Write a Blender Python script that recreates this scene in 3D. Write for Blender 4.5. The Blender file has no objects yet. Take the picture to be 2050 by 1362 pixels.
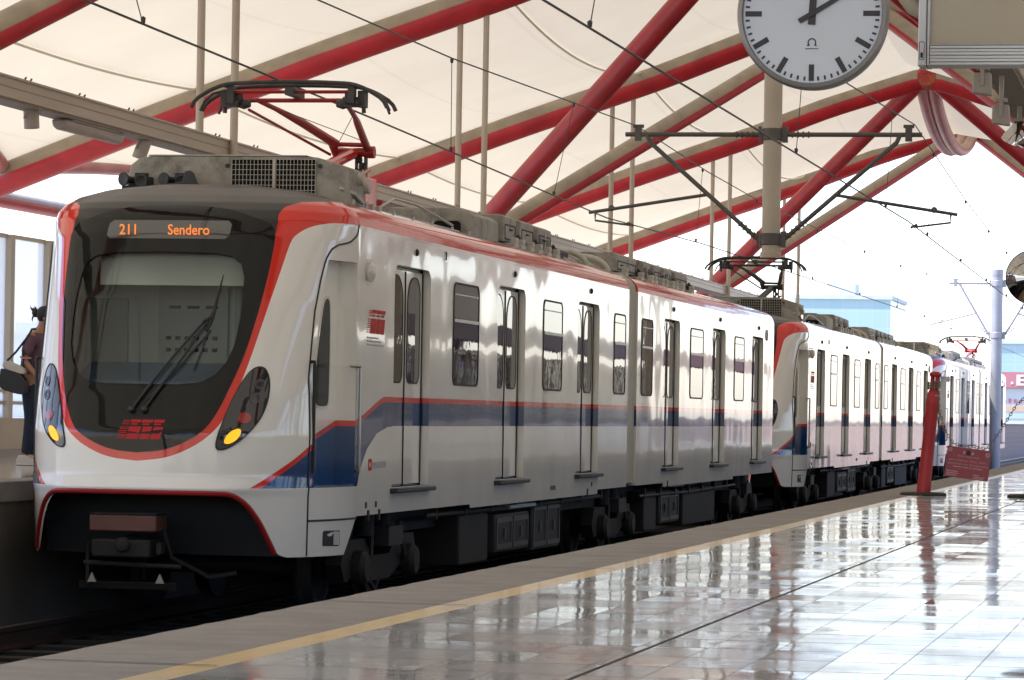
import bpy, bmesh, math, random
import numpy as np
from mathutils import Vector, Matrix
R = math.radians
random.seed(7)
S = bpy.context.scene
COL = S.collection

# ------------------------------------------------------------------ camera, sky, sun, exposure
EYE = 0.68
YAW, ROLL = R(11.2329), R(1.00257)
cam_d = bpy.data.cameras.new("camera")
cam = bpy.data.objects.new("camera", cam_d)
COL.objects.link(cam)
st, ct = math.sin(YAW), math.cos(YAW)
sr, cr = math.sin(ROLL), math.cos(ROLL)
Fw, Rt, Up = Vector((-st, ct, 0)), Vector((ct, st, 0)), Vector((0, 0, 1))
Rc, Uc = Rt * cr + Up * sr, Up * cr - Rt * sr
M = Matrix((Rc, Uc, -Fw)).transposed().to_4x4()
M.translation = (0, 0, EYE)
cam.matrix_world = M
cam_d.sensor_width = 36
cam_d.lens = 122.927
cam_d.shift_y = 0.073012
cam_d.clip_end = 6000
S.camera = cam

SUN_EL, SUN_AZ = R(64), R(-115)          # azimuth measured from +Y towards +X
w = bpy.data.worlds.new("World")
S.world = w
w.use_nodes = True
nt = w.node_tree
sky = nt.nodes.new("ShaderNodeTexSky")
sky.sky_type = 'NISHITA'
sky.sun_disc = False
sky.sun_elevation = SUN_EL
sky.sun_rotation = SUN_AZ
sky.air_density = 1.0
sky.dust_density = 0.7
sky.ozone_density = 1.6
bg = nt.nodes["Background"]
tint = nt.nodes.new("ShaderNodeMix"); tint.data_type = 'RGBA'; tint.blend_type = 'MULTIPLY'
tint.inputs[0].default_value = 1.0; tint.inputs[7].default_value = (0.985, 0.935, 1.045, 1)
nt.links.new(sky.outputs[0], tint.inputs[6])
nt.links.new(tint.outputs[2], bg.inputs[0])
bg.inputs[1].default_value = 0.15
sd = bpy.data.lights.new("sun", 'SUN')
sd.energy = 3.5
sd.angle = R(0.6)
sd.color = (1, 0.95, 0.87)
so = bpy.data.objects.new("sun", sd)
COL.objects.link(so)
dv = Vector((math.sin(SUN_AZ) * math.cos(SUN_EL), math.cos(SUN_AZ) * math.cos(SUN_EL), math.sin(SUN_EL)))
so.rotation_euler = dv.to_track_quat('Z', 'Y').to_euler()
so.location = (-30, -20, 60)
S.view_settings.view_transform = 'Standard'
S.view_settings.look = 'None'
S.view_settings.gamma = 1
S.view_settings.use_curve_mapping = False
S.view_settings.exposure = 1.66
S.cycles.use_denoising = True
S.cycles.max_bounces = 10
S.cycles.transparent_max_bounces = 16
S.cycles.caustics_reflective = False
S.cycles.caustics_refractive = False

# ------------------------------------------------------------------ materials
def newmat(name):
    m = bpy.data.materials.new(name)
    m.use_nodes = True
    return m, m.node_tree.nodes, m.node_tree.links, m.node_tree.nodes["Principled BSDF"]

def mat(name, col, rough=0.5, metal=0.0, coat=0.0, var=0.0, vscale=3.0, bump=0.0, bscale=20.0, stretch=(1, 1, 1),
        ior=1.5, dirt=None, dscale=1.5, damt=0.5, emit=None, estr=1.0):
    m, n, l, p = newmat(name)
    p.inputs['Base Color'].default_value = (*col, 1)
    p.inputs['Roughness'].default_value = rough
    p.inputs['Metallic'].default_value = metal
    p.inputs['IOR'].default_value = ior
    if coat:
        p.inputs['Coat Weight'].default_value = coat
        p.inputs['Coat Roughness'].default_value = 0.03
    if emit:
        p.inputs['Emission Color'].default_value = (*emit, 1)
        p.inputs['Emission Strength'].default_value = estr
    tc = n.new("ShaderNodeTexCoord")
    mp = n.new("ShaderNodeMapping")
    mp.inputs['Scale'].default_value = stretch
    l.new(tc.outputs['Object'], mp.inputs[0])
    out = None
    if var or dirt:
        base = n.new("ShaderNodeRGB"); base.outputs[0].default_value = (*col, 1)
        out = base.outputs[0]
    if var:
        t = n.new("ShaderNodeTexNoise"); t.inputs['Scale'].default_value = vscale; t.inputs['Detail'].default_value = 6
        l.new(mp.outputs[0], t.inputs['Vector'])
        mr = n.new("ShaderNodeMapRange"); mr.inputs[1].default_value = 0.3; mr.inputs[2].default_value = 0.7
        mr.inputs[3].default_value = 1 - var; mr.inputs[4].default_value = 1 + var
        l.new(t.outputs['Fac'], mr.inputs[0])
        mx = n.new("ShaderNodeVectorMath"); mx.operation = 'MULTIPLY'
        l.new(out, mx.inputs[0]); l.new(mr.outputs[0], mx.inputs[1])
        out = mx.outputs[0]
    if dirt:
        t = n.new("ShaderNodeTexNoise"); t.inputs['Scale'].default_value = dscale; t.inputs['Detail'].default_value = 9
        t.inputs['Roughness'].default_value = 0.65
        l.new(mp.outputs[0], t.inputs['Vector'])
        mr = n.new("ShaderNodeMapRange"); mr.inputs[1].default_value = 0.48; mr.inputs[2].default_value = 0.72
        mr.inputs[3].default_value = 0; mr.inputs[4].default_value = damt
        l.new(t.outputs['Fac'], mr.inputs[0])
        mx = n.new("ShaderNodeMix"); mx.data_type = 'RGBA'
        l.new(mr.outputs[0], mx.inputs[0]); l.new(out, mx.inputs[6]); mx.inputs[7].default_value = (*dirt, 1)
        out = mx.outputs[2]
    if out is not None:
        l.new(out, p.inputs['Base Color'])
    if bump:
        t = n.new("ShaderNodeTexNoise"); t.inputs['Scale'].default_value = bscale; t.inputs['Detail'].default_value = 5
        l.new(mp.outputs[0], t.inputs['Vector'])
        b = n.new("ShaderNodeBump"); b.inputs['Strength'].default_value = 1; b.inputs['Distance'].default_value = bump
        l.new(t.outputs['Fac'], b.inputs['Height']); l.new(b.outputs[0], p.inputs['Normal'])
    return m

# train livery: paint laid out along the car (object space of the unit: y = Y-42.6, z = z+1.02)
UC, UZ, UX = 42.6, -1.02, -8.279
def livery():
    m, n, l, p = newmat("train_livery")
    tc = n.new("ShaderNodeTexCoord")
    sx = n.new("ShaderNodeSeparateXYZ"); l.new(tc.outputs['Object'], sx.inputs[0])
    def math_(op, a, b=None):
        q = n.new("ShaderNodeMath"); q.operation = op
        for i, v in enumerate((a, b)):
            if v is None: continue
            if isinstance(v, (int, float)): q.inputs[i].default_value = v
            else: l.new(v, q.inputs[i])
        return q.outputs[0]
    Y = math_('ADD', sx.outputs[1], UC)
    Z = math_('ADD', sx.outputs[2], UZ)
    def curve(pts):
        c = n.new("ShaderNodeFloatCurve")
        u = n.new("ShaderNodeMapRange"); u.inputs[1].default_value = 26; u.inputs[2].default_value = 30
        l.new(Y, u.inputs[0]); l.new(u.outputs[0], c.inputs['Value'])
        cm = c.mapping; cv = cm.curves[0]
        P = [((a - 26) / 4, b) for a, b in pts]
        cv.points[0].location = P[0]; cv.points[1].location = P[-1]
        for a in P[1:-1]: cv.points.new(*a)
        for q in cv.points: q.handle_type = 'VECTOR'
        cm.update()
        return c.outputs[0]
    top = curve([(26, 0), (26.66, 0.03), (26.72, 0.062), (27.0, 0.22), (27.35, 0.40), (27.56, 0.485), (28.35, 0.615), (28.6, 0.66), (29.15, 0.785), (29.35, 0.817), (30, 0.817)])
    bot = curve([(26, 0.06), (28.42, 0.06), (28.5, 0.19), (28.75, 0.37), (29.1, 0.5), (29.5, 0.556), (30, 0.563)])
    inb = math_('MULTIPLY', math_('GREATER_THAN', Z, bot), math_('LESS_THAN', Z, top))
    isred = math_('MULTIPLY', inb, math_('GREATER_THAN', Z, math_('SUBTRACT', top, 0.047)))
    h = n.new("ShaderNodeAttribute"); h.attribute_name = "hoop"
    g = n.new("ShaderNodeAttribute"); g.attribute_name = "dome"
    edge = math_('GREATER_THAN', Z, 2.237)
    isred = math_('MAXIMUM', isred, edge)
    isred = math_('MAXIMUM', isred, math_('GREATER_THAN', h.outputs['Fac'], 0.0001))
    isdome = math_('GREATER_THAN', g.outputs['Fac'], 0.0001)
    isroof = math_('GREATER_THAN', Z, 2.425)
    def mix(f, a, b):
        x = n.new("ShaderNodeMix"); x.data_type = 'RGBA'
        l.new(f, x.inputs[0])
        for i, v in ((6, a), (7, b)):
            if isinstance(v, tuple): x.inputs[i].default_value = (*v, 1)
            else: l.new(v, x.inputs[i])
        return x.outputs[2]
    # faint grime on the white paint
    t = n.new("ShaderNodeTexNoise"); t.inputs['Scale'].default_value = 2.5; t.inputs['Detail'].default_value = 8
    mp = n.new("ShaderNodeMapping"); mp.inputs['Scale'].default_value = (1, 1, 0.35)
    l.new(tc.outputs['Object'], mp.inputs[0]); l.new(mp.outputs[0], t.inputs['Vector'])
    mr = n.new("ShaderNodeMapRange"); mr.inputs[1].default_value = 0.45; mr.inputs[2].default_value = 0.8; mr.inputs[4].default_value = 0.35
    l.new(t.outputs['Fac'], mr.inputs[0])
    white = mix(mr.outputs[0], (0.82, 0.785, 0.70), (0.72, 0.68, 0.60))
    c = mix(inb, white, (0.006, 0.050, 0.155))
    c = mix(isred, c, (0.68, 0.034, 0.018))
    c = mix(isroof, c, (0.20, 0.185, 0.16))
    c = mix(isdome, c, (0.030, 0.030, 0.026))
    l.new(c, p.inputs['Base Color'])
    p.inputs['IOR'].default_value = 1.38
    cw = math_('SUBTRACT', 0.50, math_('MULTIPLY', isdome, 0.46)); cw = math_('SUBTRACT', cw, math_('MULTIPLY', edge, 0.2))
    cwm = n.new("ShaderNodeMath"); cwm.operation = 'MAXIMUM'; l.new(cw, cwm.inputs[0]); cwm.inputs[1].default_value = 0.05
    l.new(cwm.outputs[0], p.inputs['Coat Weight'])
    p.inputs['Coat Roughness'].default_value = 0.03
    p.inputs['Coat IOR'].default_value = 1.5
    l.new(math_('ADD', math_('MULTIPLY', isdome, 0.22), 0.10), p.inputs['Roughness'])
    # the sheet metal is not quite flat: long soft waves
    mp2 = n.new("ShaderNodeMapping"); mp2.inputs['Scale'].default_value = (0.6, 0.9, 0.55)
    l.new(tc.outputs['Object'], mp2.inputs[0])
    t2 = n.new("ShaderNodeTexNoise"); t2.inputs['Scale'].default_value = 1.1; t2.inputs['Detail'].default_value = 1.2; t2.inputs['Roughness'].default_value = 0.4
    l.new(mp2.outputs[0], t2.inputs['Vector'])
    b = n.new("ShaderNodeBump"); b.inputs['Strength'].default_value = 1; b.inputs['Distance'].default_value = 1
    flat = math_('MULTIPLY', math_('LESS_THAN', Z, 2.2), math_('GREATER_THAN', Y, 28.4))
    hgt = math_('MULTIPLY', t2.outputs['Fac'], math_('ADD', math_('MULTIPLY', flat, 0.008), 0.004))
    l.new(hgt, b.inputs['Height']); l.new(b.outputs[0], p.inputs['Normal']); l.new(b.outputs[0], p.inputs['Coat Normal'])
    return m

def tube_paint(name, red, top, thr=0.03):
    m, n, l, p = newmat(name)
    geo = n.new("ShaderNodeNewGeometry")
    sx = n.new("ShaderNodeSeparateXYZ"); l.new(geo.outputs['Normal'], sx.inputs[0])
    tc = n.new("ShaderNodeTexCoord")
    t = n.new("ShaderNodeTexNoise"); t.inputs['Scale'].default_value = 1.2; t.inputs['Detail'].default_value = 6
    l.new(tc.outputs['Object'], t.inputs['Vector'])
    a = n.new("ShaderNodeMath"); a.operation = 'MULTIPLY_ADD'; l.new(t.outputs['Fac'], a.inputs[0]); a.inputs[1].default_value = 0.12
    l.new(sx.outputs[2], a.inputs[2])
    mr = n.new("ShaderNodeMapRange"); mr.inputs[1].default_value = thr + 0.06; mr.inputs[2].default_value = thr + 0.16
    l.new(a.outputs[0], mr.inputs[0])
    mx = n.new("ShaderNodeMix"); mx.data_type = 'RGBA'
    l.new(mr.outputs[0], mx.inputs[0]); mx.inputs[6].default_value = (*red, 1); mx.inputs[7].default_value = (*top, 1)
    # weathering: chalky fading and dull streaks
    t2 = n.new("ShaderNodeTexNoise"); t2.inputs['Scale'].default_value = 2.3; t2.inputs['Detail'].default_value = 9; t2.inputs['Roughness'].default_value = 0.6
    l.new(tc.outputs['Object'], t2.inputs['Vector'])
    f = n.new("ShaderNodeMapRange"); f.inputs[1].default_value = 0.35; f.inputs[2].default_value = 0.7; f.inputs[3].default_value = 0.80; f.inputs[4].default_value = 1.16
    l.new(t2.outputs['Fac'], f.inputs[0])
    vm = n.new("ShaderNodeVectorMath"); vm.operation = 'SCALE'; l.new(mx.outputs[2], vm.inputs[0]); l.new(f.outputs[0], vm.inputs['Scale'])
    l.new(vm.outputs[0], p.inputs['Base Color'])
    p.inputs['Roughness'].default_value = 0.42
    return m

def membrane_mat():
    m, n, l, p = newmat("canopy_fabric")
    n.remove(p)
    tc = n.new("ShaderNodeTexCoord")
    t = n.new("ShaderNodeTexNoise"); t.inputs['Scale'].default_value = 0.5; t.inputs['Detail'].default_value = 6
    l.new(tc.outputs['Object'], t.inputs['Vector'])
    mr = n.new("ShaderNodeMapRange"); mr.inputs[1].default_value = 0.3; mr.inputs[2].default_value = 0.7; mr.inputs[3].default_value = 0.96; mr.inputs[4].default_value = 1.02
    l.new(t.outputs['Fac'], mr.inputs[0])
    sx = n.new("ShaderNodeSeparateXYZ"); l.new(tc.outputs['Object'], sx.inputs[0])
    wv = n.new("ShaderNodeMath"); wv.operation = 'PINGPONG'; l.new(sx.outputs[0], wv.inputs[0]); wv.inputs[1].default_value = 1.15
    lt = n.new("ShaderNodeMath"); lt.operation = 'LESS_THAN'; l.new(wv.outputs[0], lt.inputs[0]); lt.inputs[1].default_value = 0.03
    ml = n.new("ShaderNodeMath"); ml.operation = 'MULTIPLY_ADD'; l.new(lt.outputs[0], ml.inputs[0]); ml.inputs[1].default_value = -0.05; l.new(mr.outputs[0], ml.inputs[2])
    mr = ml
    def col(c):
        v = n.new("ShaderNodeVectorMath"); v.operation = 'SCALE'; v.inputs[0].default_value = c
        l.new(mr.outputs[0], v.inputs['Scale']); return v.outputs[0]
    d = n.new("ShaderNodeBsdfDiffuse"); l.new(col((0.80, 0.75, 0.63)), d.inputs[0])
    tr = n.new("ShaderNodeBsdfTranslucent"); l.new(col((0.80, 0.71, 0.55)), tr.inputs[0])
    mx = n.new("ShaderNodeMixShader"); mx.inputs[0].default_value = 0.165
    l.new(d.outputs[0], mx.inputs[1]); l.new(tr.outputs[0], mx.inputs[2])
    l.new(mx.outputs[0], n["Material Output"].inputs[0])
    return m

def glass_mat(name, tint, refl_ior=1.5, rough=0.01):
    m, n, l, p = newmat(name)
    n.remove(p)
    t = n.new("ShaderNodeBsdfTransparent"); t.inputs[0].default_value = (*tint, 1)
    g = n.new("ShaderNodeBsdfGlossy"); g.inputs[1].default_value = rough; g.inputs[0].default_value = (1, 1, 1, 1)
    f = n.new("ShaderNodeFresnel"); f.inputs[0].default_value = refl_ior
    mx = n.new("ShaderNodeMixShader")
    l.new(f.outputs[0], mx.inputs[0]); l.new(t.outputs[0], mx.inputs[1]); l.new(g.outputs[0], mx.inputs[2])
    l.new(mx.outputs[0], n["Material Output"].inputs[0])
    return m

def tile_mat():
    m, n, l, p = newmat("polished_tiles")
    TW, TL = 0.205, 0.41
    tc = n.new("ShaderNodeTexCoord")
    mp = n.new("ShaderNodeMapping"); mp.inputs['Scale'].default_value = (1 / TW, 1 / TL, 1)
    l.new(tc.outputs['Object'], mp.inputs[0])
    fl = n.new("ShaderNodeVectorMath"); fl.operation = 'FLOOR'; l.new(mp.outputs[0], fl.inputs[0])
    fr = n.new("ShaderNodeVectorMath"); fr.operation = 'FRACTION'; l.new(mp.outputs[0], fr.inputs[0])
    # every slab lies at its own slight tilt
    wn = n.new("ShaderNodeTexWhiteNoise"); wn.noise_dimensions = '2D'; l.new(fl.outputs[0], wn.inputs['Vector'])
    sub = n.new("ShaderNodeVectorMath"); sub.operation = 'SUBTRACT'; l.new(wn.outputs['Color'], sub.inputs[0]); sub.inputs[1].default_value = (0.5, 0.5, 0.5)
    sc = n.new("ShaderNodeVectorMath"); sc.operation = 'MULTIPLY'; l.new(sub.outputs[0], sc.inputs[0]); sc.inputs[1].default_value = (0.010, 0.015, 0)
    # slow waviness across slabs
    nz = n.new("ShaderNodeTexNoise"); nz.inputs['Scale'].default_value = 3.0; nz.inputs['Detail'].default_value = 4
    l.new(tc.outputs['Object'], nz.inputs['Vector'])
    sub2 = n.new("ShaderNodeVectorMath"); sub2.operation = 'SUBTRACT'; l.new(nz.outputs['Color'], sub2.inputs[0]); sub2.inputs[1].default_value = (0.5, 0.5, 0.5)
    sc2 = n.new("ShaderNodeVectorMath"); sc2.operation = 'MULTIPLY'; l.new(sub2.outputs[0], sc2.inputs[0]); sc2.inputs[1].default_value = (0.024, 0.016, 0)
    geo = n.new("ShaderNodeNewGeometry")
    a1 = n.new("ShaderNodeVectorMath"); l.new(geo.outputs['Normal'], a1.inputs[0]); l.new(sc.outputs[0], a1.inputs[1])
    a2 = n.new("ShaderNodeVectorMath"); l.new(a1.outputs[0], a2.inputs[0]); l.new(sc2.outputs[0], a2.inputs[1])
    nm = n.new("ShaderNodeVectorMath"); nm.operation = 'NORMALIZE'; l.new(a2.outputs[0], nm.inputs[0])
    # joints
    sx = n.new("ShaderNodeSeparateXYZ"); l.new(fr.outputs[0], sx.inputs[0])
    def near(o, wd):
        q = n.new("ShaderNodeMath"); q.operation = 'LESS_THAN'; l.new(o, q.inputs[0]); q.inputs[1].default_value = wd; return q.outputs[0]
    j = n.new("ShaderNodeMath"); j.operation = 'MAXIMUM'; l.new(near(sx.outputs[0], 0.013), j.inputs[0]); l.new(near(sx.outputs[1], 0.03), j.inputs[1])
    # one wide black expansion joint along the platform
    so_ = n.new("ShaderNodeSeparateXYZ"); l.new(tc.outputs['Object'], so_.inputs[0])
    q1 = n.new("ShaderNodeMath"); q1.operation = 'COMPARE'; l.new(so_.outputs[0], q1.inputs[0]); q1.inputs[1].default_value = -1.60; q1.inputs[2].default_value = 0.008
    val = n.new("ShaderNodeMapRange"); l.new(wn.outputs['Value'], val.inputs[0]); val.inputs[3].default_value = 0.86; val.inputs[4].default_value = 1.1
    mott = n.new("ShaderNodeTexNoise"); mott.inputs['Scale'].default_value = 30; mott.inputs['Detail'].default_value = 6; l.new(tc.outputs['Object'], mott.inputs['Vector'])
    mm = n.new("ShaderNodeMapRange"); l.new(mott.outputs['Fac'], mm.inputs[0]); mm.inputs[3].default_value = 0.8; mm.inputs[4].default_value = 1.2
    mu = n.new("ShaderNodeMath"); mu.operation = 'MULTIPLY'; l.new(val.outputs[0], mu.inputs[0]); l.new(mm.outputs[0], mu.inputs[1])
    cc = n.new("ShaderNodeVectorMath"); cc.operation = 'SCALE'; cc.inputs[0].default_value = (0.335, 0.33, 0.30); l.new(mu.outputs[0], cc.inputs['Scale'])
    x1 = n.new("ShaderNodeMix"); x1.data_type = 'RGBA'; l.new(j.outputs[0], x1.inputs[0]); l.new(cc.outputs[0], x1.inputs[6]); x1.inputs[7].default_value = (0.13, 0.12, 0.11, 1)
    x2 = n.new("ShaderNodeMix"); x2.data_type = 'RGBA'; l.new(q1.outputs[0], x2.inputs[0]); l.new(x1.outputs[2], x2.inputs[6]); x2.inputs[7].default_value = (0.02, 0.02, 0.02, 1)
    l.new(x2.outputs[2], p.inputs['Base Color'])
    jm = n.new("ShaderNodeMath"); jm.operation = 'MAXIMUM'; l.new(j.outputs[0], jm.inputs[0]); l.new(q1.outputs[0], jm.inputs[1])
    rg = n.new("ShaderNodeTexNoise"); rg.inputs['Scale'].default_value = 1.8; rg.inputs['Detail'].default_value = 10; rg.inputs['Roughness'].default_value = 0.62; l.new(tc.outputs['Object'], rg.inputs['Vector'])
    rr = n.new("ShaderNodeMapRange"); rr.inputs[1].default_value = 0.35; rr.inputs[2].default_value = 0.75; rr.inputs[3].default_value = 0.03; rr.inputs[4].default_value = 0.11; l.new(rg.outputs['Fac'], rr.inputs[0])
    rx = n.new("ShaderNodeMix"); rx.data_type = 'FLOAT'; l.new(jm.outputs[0], rx.inputs[0]); l.new(rr.outputs[0], rx.inputs[2]); rx.inputs[3].default_value = 0.6
    l.new(rx.outputs[0], p.inputs['Roughness'])
    l.new(nm.outputs[0], p.inputs['Normal'])
    p.inputs['IOR'].default_value = 1.5
    # a film of dust and scuffs over the polish
    df = n.new("ShaderNodeBsdfDiffuse"); l.new(x2.outputs[2], df.inputs[0])
    sp = n.new("ShaderNodeMapRange"); sp.inputs[1].default_value = 0.35; sp.inputs[2].default_value = 0.72; sp.inputs[3].default_value = 0.20; sp.inputs[4].default_value = 0.58
    l.new(rg.outputs['Fac'], sp.inputs[0])
    ms = n.new("ShaderNodeMixShader"); l.new(sp.outputs[0], ms.inputs[0]); l.new(p.outputs[0], ms.inputs[1]); l.new(df.outputs[0], ms.inputs[2])
    l.new(ms.outputs[0], n["Material Output"].inputs[0])
    return m

def brick_mat():
    m, n, l, p = newmat("red_brick")
    tc = n.new("ShaderNodeTexCoord")
    mp = n.new("ShaderNodeMapping"); mp.inputs['Rotation'].default_value = (R(90), 0, R(90))
    l.new(tc.outputs['Object'], mp.inputs[0])
    b = n.new("ShaderNodeTexBrick"); b.inputs['Scale'].default_value = 1
    b.inputs['Color1'].default_value = (0.37, 0.26, 0.22, 1); b.inputs['Color2'].default_value = (0.33, 0.225, 0.19, 1); b.inputs['Mortar'].default_value = (0.40, 0.34, 0.30, 1)
    b.inputs['Brick Width'].default_value = 0.25; b.inputs['Row Height'].default_value = 0.08; b.inputs['Mortar Size'].default_value = 0.008
    l.new(mp.outputs[0], b.inputs['Vector']); l.new(b.outputs['Color'], p.inputs['Base Color'])
    p.inputs['Roughness'].default_value = 0.8
    return m

def tower_mat():
    m, n, l, p = newmat("blue_tower_glass")
    tc = n.new("ShaderNodeTexCoord")
    mp = n.new("ShaderNodeMapping"); mp.inputs['Rotation'].default_value = (R(90), 0, 0)
    l.new(tc.outputs['Object'], mp.inputs[0])
    b = n.new("ShaderNodeTexBrick"); b.inputs['Scale'].default_value = 1; b.offset = 0
    b.inputs['Color1'].default_value = (0.28, 0.42, 0.46, 1); b.inputs['Color2'].default_value = (0.30, 0.44, 0.48, 1); b.inputs['Mortar'].default_value = (0.34, 0.44, 0.47, 1)  # panes paled to stand in for distance haze
    b.inputs['Brick Width'].default_value = 3; b.inputs['Row Height'].default_value = 3.4; b.inputs['Mortar Size'].default_value = 0.12
    l.new(mp.outputs[0], b.inputs['Vector']); l.new(b.outputs['Color'], p.inputs['Base Color'])
    p.inputs['Roughness'].default_value = 0.25
    return m

M_LIV = livery()
M_WHITE = mat("white_paint", (0.66, 0.63, 0.56), 0.15, coat=1)
M_RED = mat("red_paint", (0.60, 0.03, 0.02), 0.2, coat=0.6)
M_DRED = mat("dark_red_rim", (0.28, 0.012, 0.012), 0.3)
M_MAROON = mat("maroon_paint", (0.10, 0.02, 0.025), 0.5)
M_MASK = mat("black_glass_mask", (0.014, 0.0145, 0.0125), 0.025, ior=1.33, bump=0.004, bscale=1.0)
M_PANE = mat("dark_window_glass", (0.010, 0.010, 0.011), 0.015, ior=1.7, bump=0.002, bscale=1.0)
M_PANE2 = mat("cab_side_glass", (0.012, 0.014, 0.015), 0.1, ior=1.12)
M_CABGL = glass_mat("windscreen_glass", (0.70, 0.74, 0.71), 1.45)
def panel_mat():
    m, n, l, p = newmat("milky_panel"); n.remove(p)
    t = n.new("ShaderNodeBsdfTransparent"); t.inputs[0].default_value = (0.84, 0.88, 0.92, 1)
    d = n.new("ShaderNodeBsdfTranslucent"); d.inputs[0].default_value = (0.82, 0.85, 0.88, 1)
    x = n.new("ShaderNodeMixShader"); x.inputs[0].default_value = 0.55
    l.new(t.outputs[0], x.inputs[1]); l.new(d.outputs[0], x.inputs[2]); l.new(x.outputs[0], n["Material Output"].inputs[0])
    return m
M_CLEAR = panel_mat()
M_CLEAR2 = glass_mat("clear_panel_glass", (0.94, 0.96, 0.97), 1.3)
M_RUBBER = mat("black_rubber", (0.015, 0.015, 0.015), 0.6)
M_STEEL = mat("brushed_steel", (0.42, 0.40, 0.37), 0.35, metal=0.9)
M_ALU = mat("aluminium_frame", (0.52, 0.51, 0.48), 0.38, metal=0.6, var=0.05)
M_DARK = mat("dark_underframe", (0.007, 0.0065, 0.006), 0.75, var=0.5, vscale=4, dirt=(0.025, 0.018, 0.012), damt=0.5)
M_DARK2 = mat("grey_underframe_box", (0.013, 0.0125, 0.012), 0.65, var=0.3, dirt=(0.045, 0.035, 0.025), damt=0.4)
M_GEAR = mat("dusty_roof_gear", (0.33, 0.305, 0.25), 0.6, var=0.12, vscale=5, dirt=(0.09, 0.078, 0.06), dscale=4.5, damt=0.9, bump=0.004, bscale=30)
M_GEARL = mat("pale_roof_gear", (0.50, 0.47, 0.40), 0.55, var=0.1, dirt=(0.22, 0.18, 0.13), dscale=6, damt=0.6)
M_SHADE = mat("shade_black", (0.004, 0.004, 0.004), 1.0)  # flat black that stands in for shade
M_BLACK = mat("black_parts", (0.018, 0.018, 0.017), 0.5, var=0.3)
M_CARBON = mat("sooty_metal", (0.045, 0.042, 0.038), 0.5, var=0.3, vscale=8)
M_PANRED = mat("pantograph_red", (0.36, 0.018, 0.02), 0.4, var=0.15, vscale=6, dirt=(0.12, 0.03, 0.025), dscale=6, damt=0.6)
M_AMBER = mat("lit_amber_lamp", (0.8, 0.3, 0.01), 0.3, emit=(1.0, 0.40, 0.010), estr=0.40)
M_LED = mat("lit_led_text", (0.1, 0.03, 0.005), 0.5, emit=(1.0, 0.235, 0.028), estr=0.36)
M_LAMPRED = mat("red_lamp_lens", (0.35, 0.02, 0.02), 0.12, coat=1)
M_LAMPCLR = mat("chrome_lamp_bowl", (0.14, 0.145, 0.15), 0.2, metal=0.8)
M_HL = mat("headlight_black", (0.012, 0.012, 0.013), 0.04, coat=1)
M_DISP = mat("display_window", (0.075, 0.078, 0.068), 0.06, coat=1)
M_CABIN = mat("cab_interior_beige", (0.66, 0.67, 0.58), 0.6)
M_CABIN2 = mat("cab_sunshade", (0.85, 0.84, 0.72), 0.7)
M_CONSOLE = mat("cab_console_blue", (0.10, 0.17, 0.25), 0.5)
M_PANEL = mat("cab_panel_grey", (0.48, 0.49, 0.44), 0.6)
M_LOGO = mat("emblem_red", (0.52, 0.03, 0.03), 0.6, ior=1.25)
M_LOGOG = mat("emblem_grey", (0.25, 0.27, 0.30), 0.4)
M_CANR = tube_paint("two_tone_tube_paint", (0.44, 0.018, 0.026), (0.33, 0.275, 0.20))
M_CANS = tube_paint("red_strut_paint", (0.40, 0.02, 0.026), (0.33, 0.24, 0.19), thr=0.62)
M_PINK = tube_paint("hazed_pink_tube", (0.50, 0.20, 0.20), (0.45, 0.30, 0.24), thr=0.3)  # pink cast of the haze put into the tube colour
M_FABRIC = membrane_mat()
M_SEAM = mat("membrane_seam", (0.70, 0.66, 0.54), 0.7)
M_BEIGE = mat("beige_painted_steel", (0.46, 0.40, 0.31), 0.45, var=0.06, dirt=(0.30, 0.25, 0.18), damt=0.35)
M_BEAM = mat("beige_beam_cladding", (0.40, 0.335, 0.25), 0.45, var=0.08, stretch=(1, 0.2, 1), dirt=(0.22, 0.17, 0.12), damt=0.5)
M_LAMPB = mat("lamp_housing", (0.34, 0.30, 0.25), 0.5, var=0.06)
M_WIRE = mat("wire_metal", (0.05, 0.045, 0.04), 0.5)
M_CANT = mat("grey_green_arm", (0.085, 0.08, 0.07), 0.5, var=0.15)
M_MASTF = mat("galvanised_mast", (0.34, 0.35, 0.37), 0.45, metal=0.3, var=0.06)  # grey paled in place of haze over the distance
M_CONC = mat("platform_concrete", (0.245, 0.218, 0.178), 0.75, var=0.12, vscale=6, bump=0.004, bscale=60, dirt=(0.15, 0.13, 0.10), dscale=2, damt=0.6)
M_CONCD = mat("grimy_concrete", (0.05, 0.043, 0.036), 0.85, var=0.3, dirt=(0.03, 0.025, 0.02), damt=0.7)
M_YEL = mat("worn_yellow_paint", (0.54, 0.36, 0.10), 0.30, coat=0.1, var=0.15, vscale=12, stretch=(1, .35, 1), dirt=(0.44, 0.395, 0.31), dscale=2.2, damt=1.3)
M_TILE = tile_mat()
M_LEDGE = mat("pale_polished_floor", (0.42, 0.38, 0.32), 0.08, coat=0.3, var=0.08)
M_BAL = mat("oily_ballast", (0.010, 0.0085, 0.007), 0.95, var=0.5, vscale=25, bump=0.05, bscale=14)
M_RAIL = mat("rusty_rail", (0.035, 0.02, 0.013), 0.5, metal=0.4, var=0.3)
M_RAILT = mat("worn_rail_head", (0.20, 0.18, 0.16), 0.3, metal=0.8)
M_SLEEP = mat("stained_sleeper", (0.014, 0.012, 0.010), 0.9, var=0.3)
M_BRICK = brick_mat()
M_GROUND = mat("pale_ground", (0.30, 0.28, 0.25), 0.9, var=0.2, vscale=0.05)
M_TOWER = tower_mat()
M_BWALL = mat("pale_render_wall", (0.45, 0.50, 0.52), 0.8, var=0.08, vscale=0.4)
M_SHOPRED = mat("shop_red_band", (0.40, 0.16, 0.19), 0.6)  # red washed out in the colour, as haze would do
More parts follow.
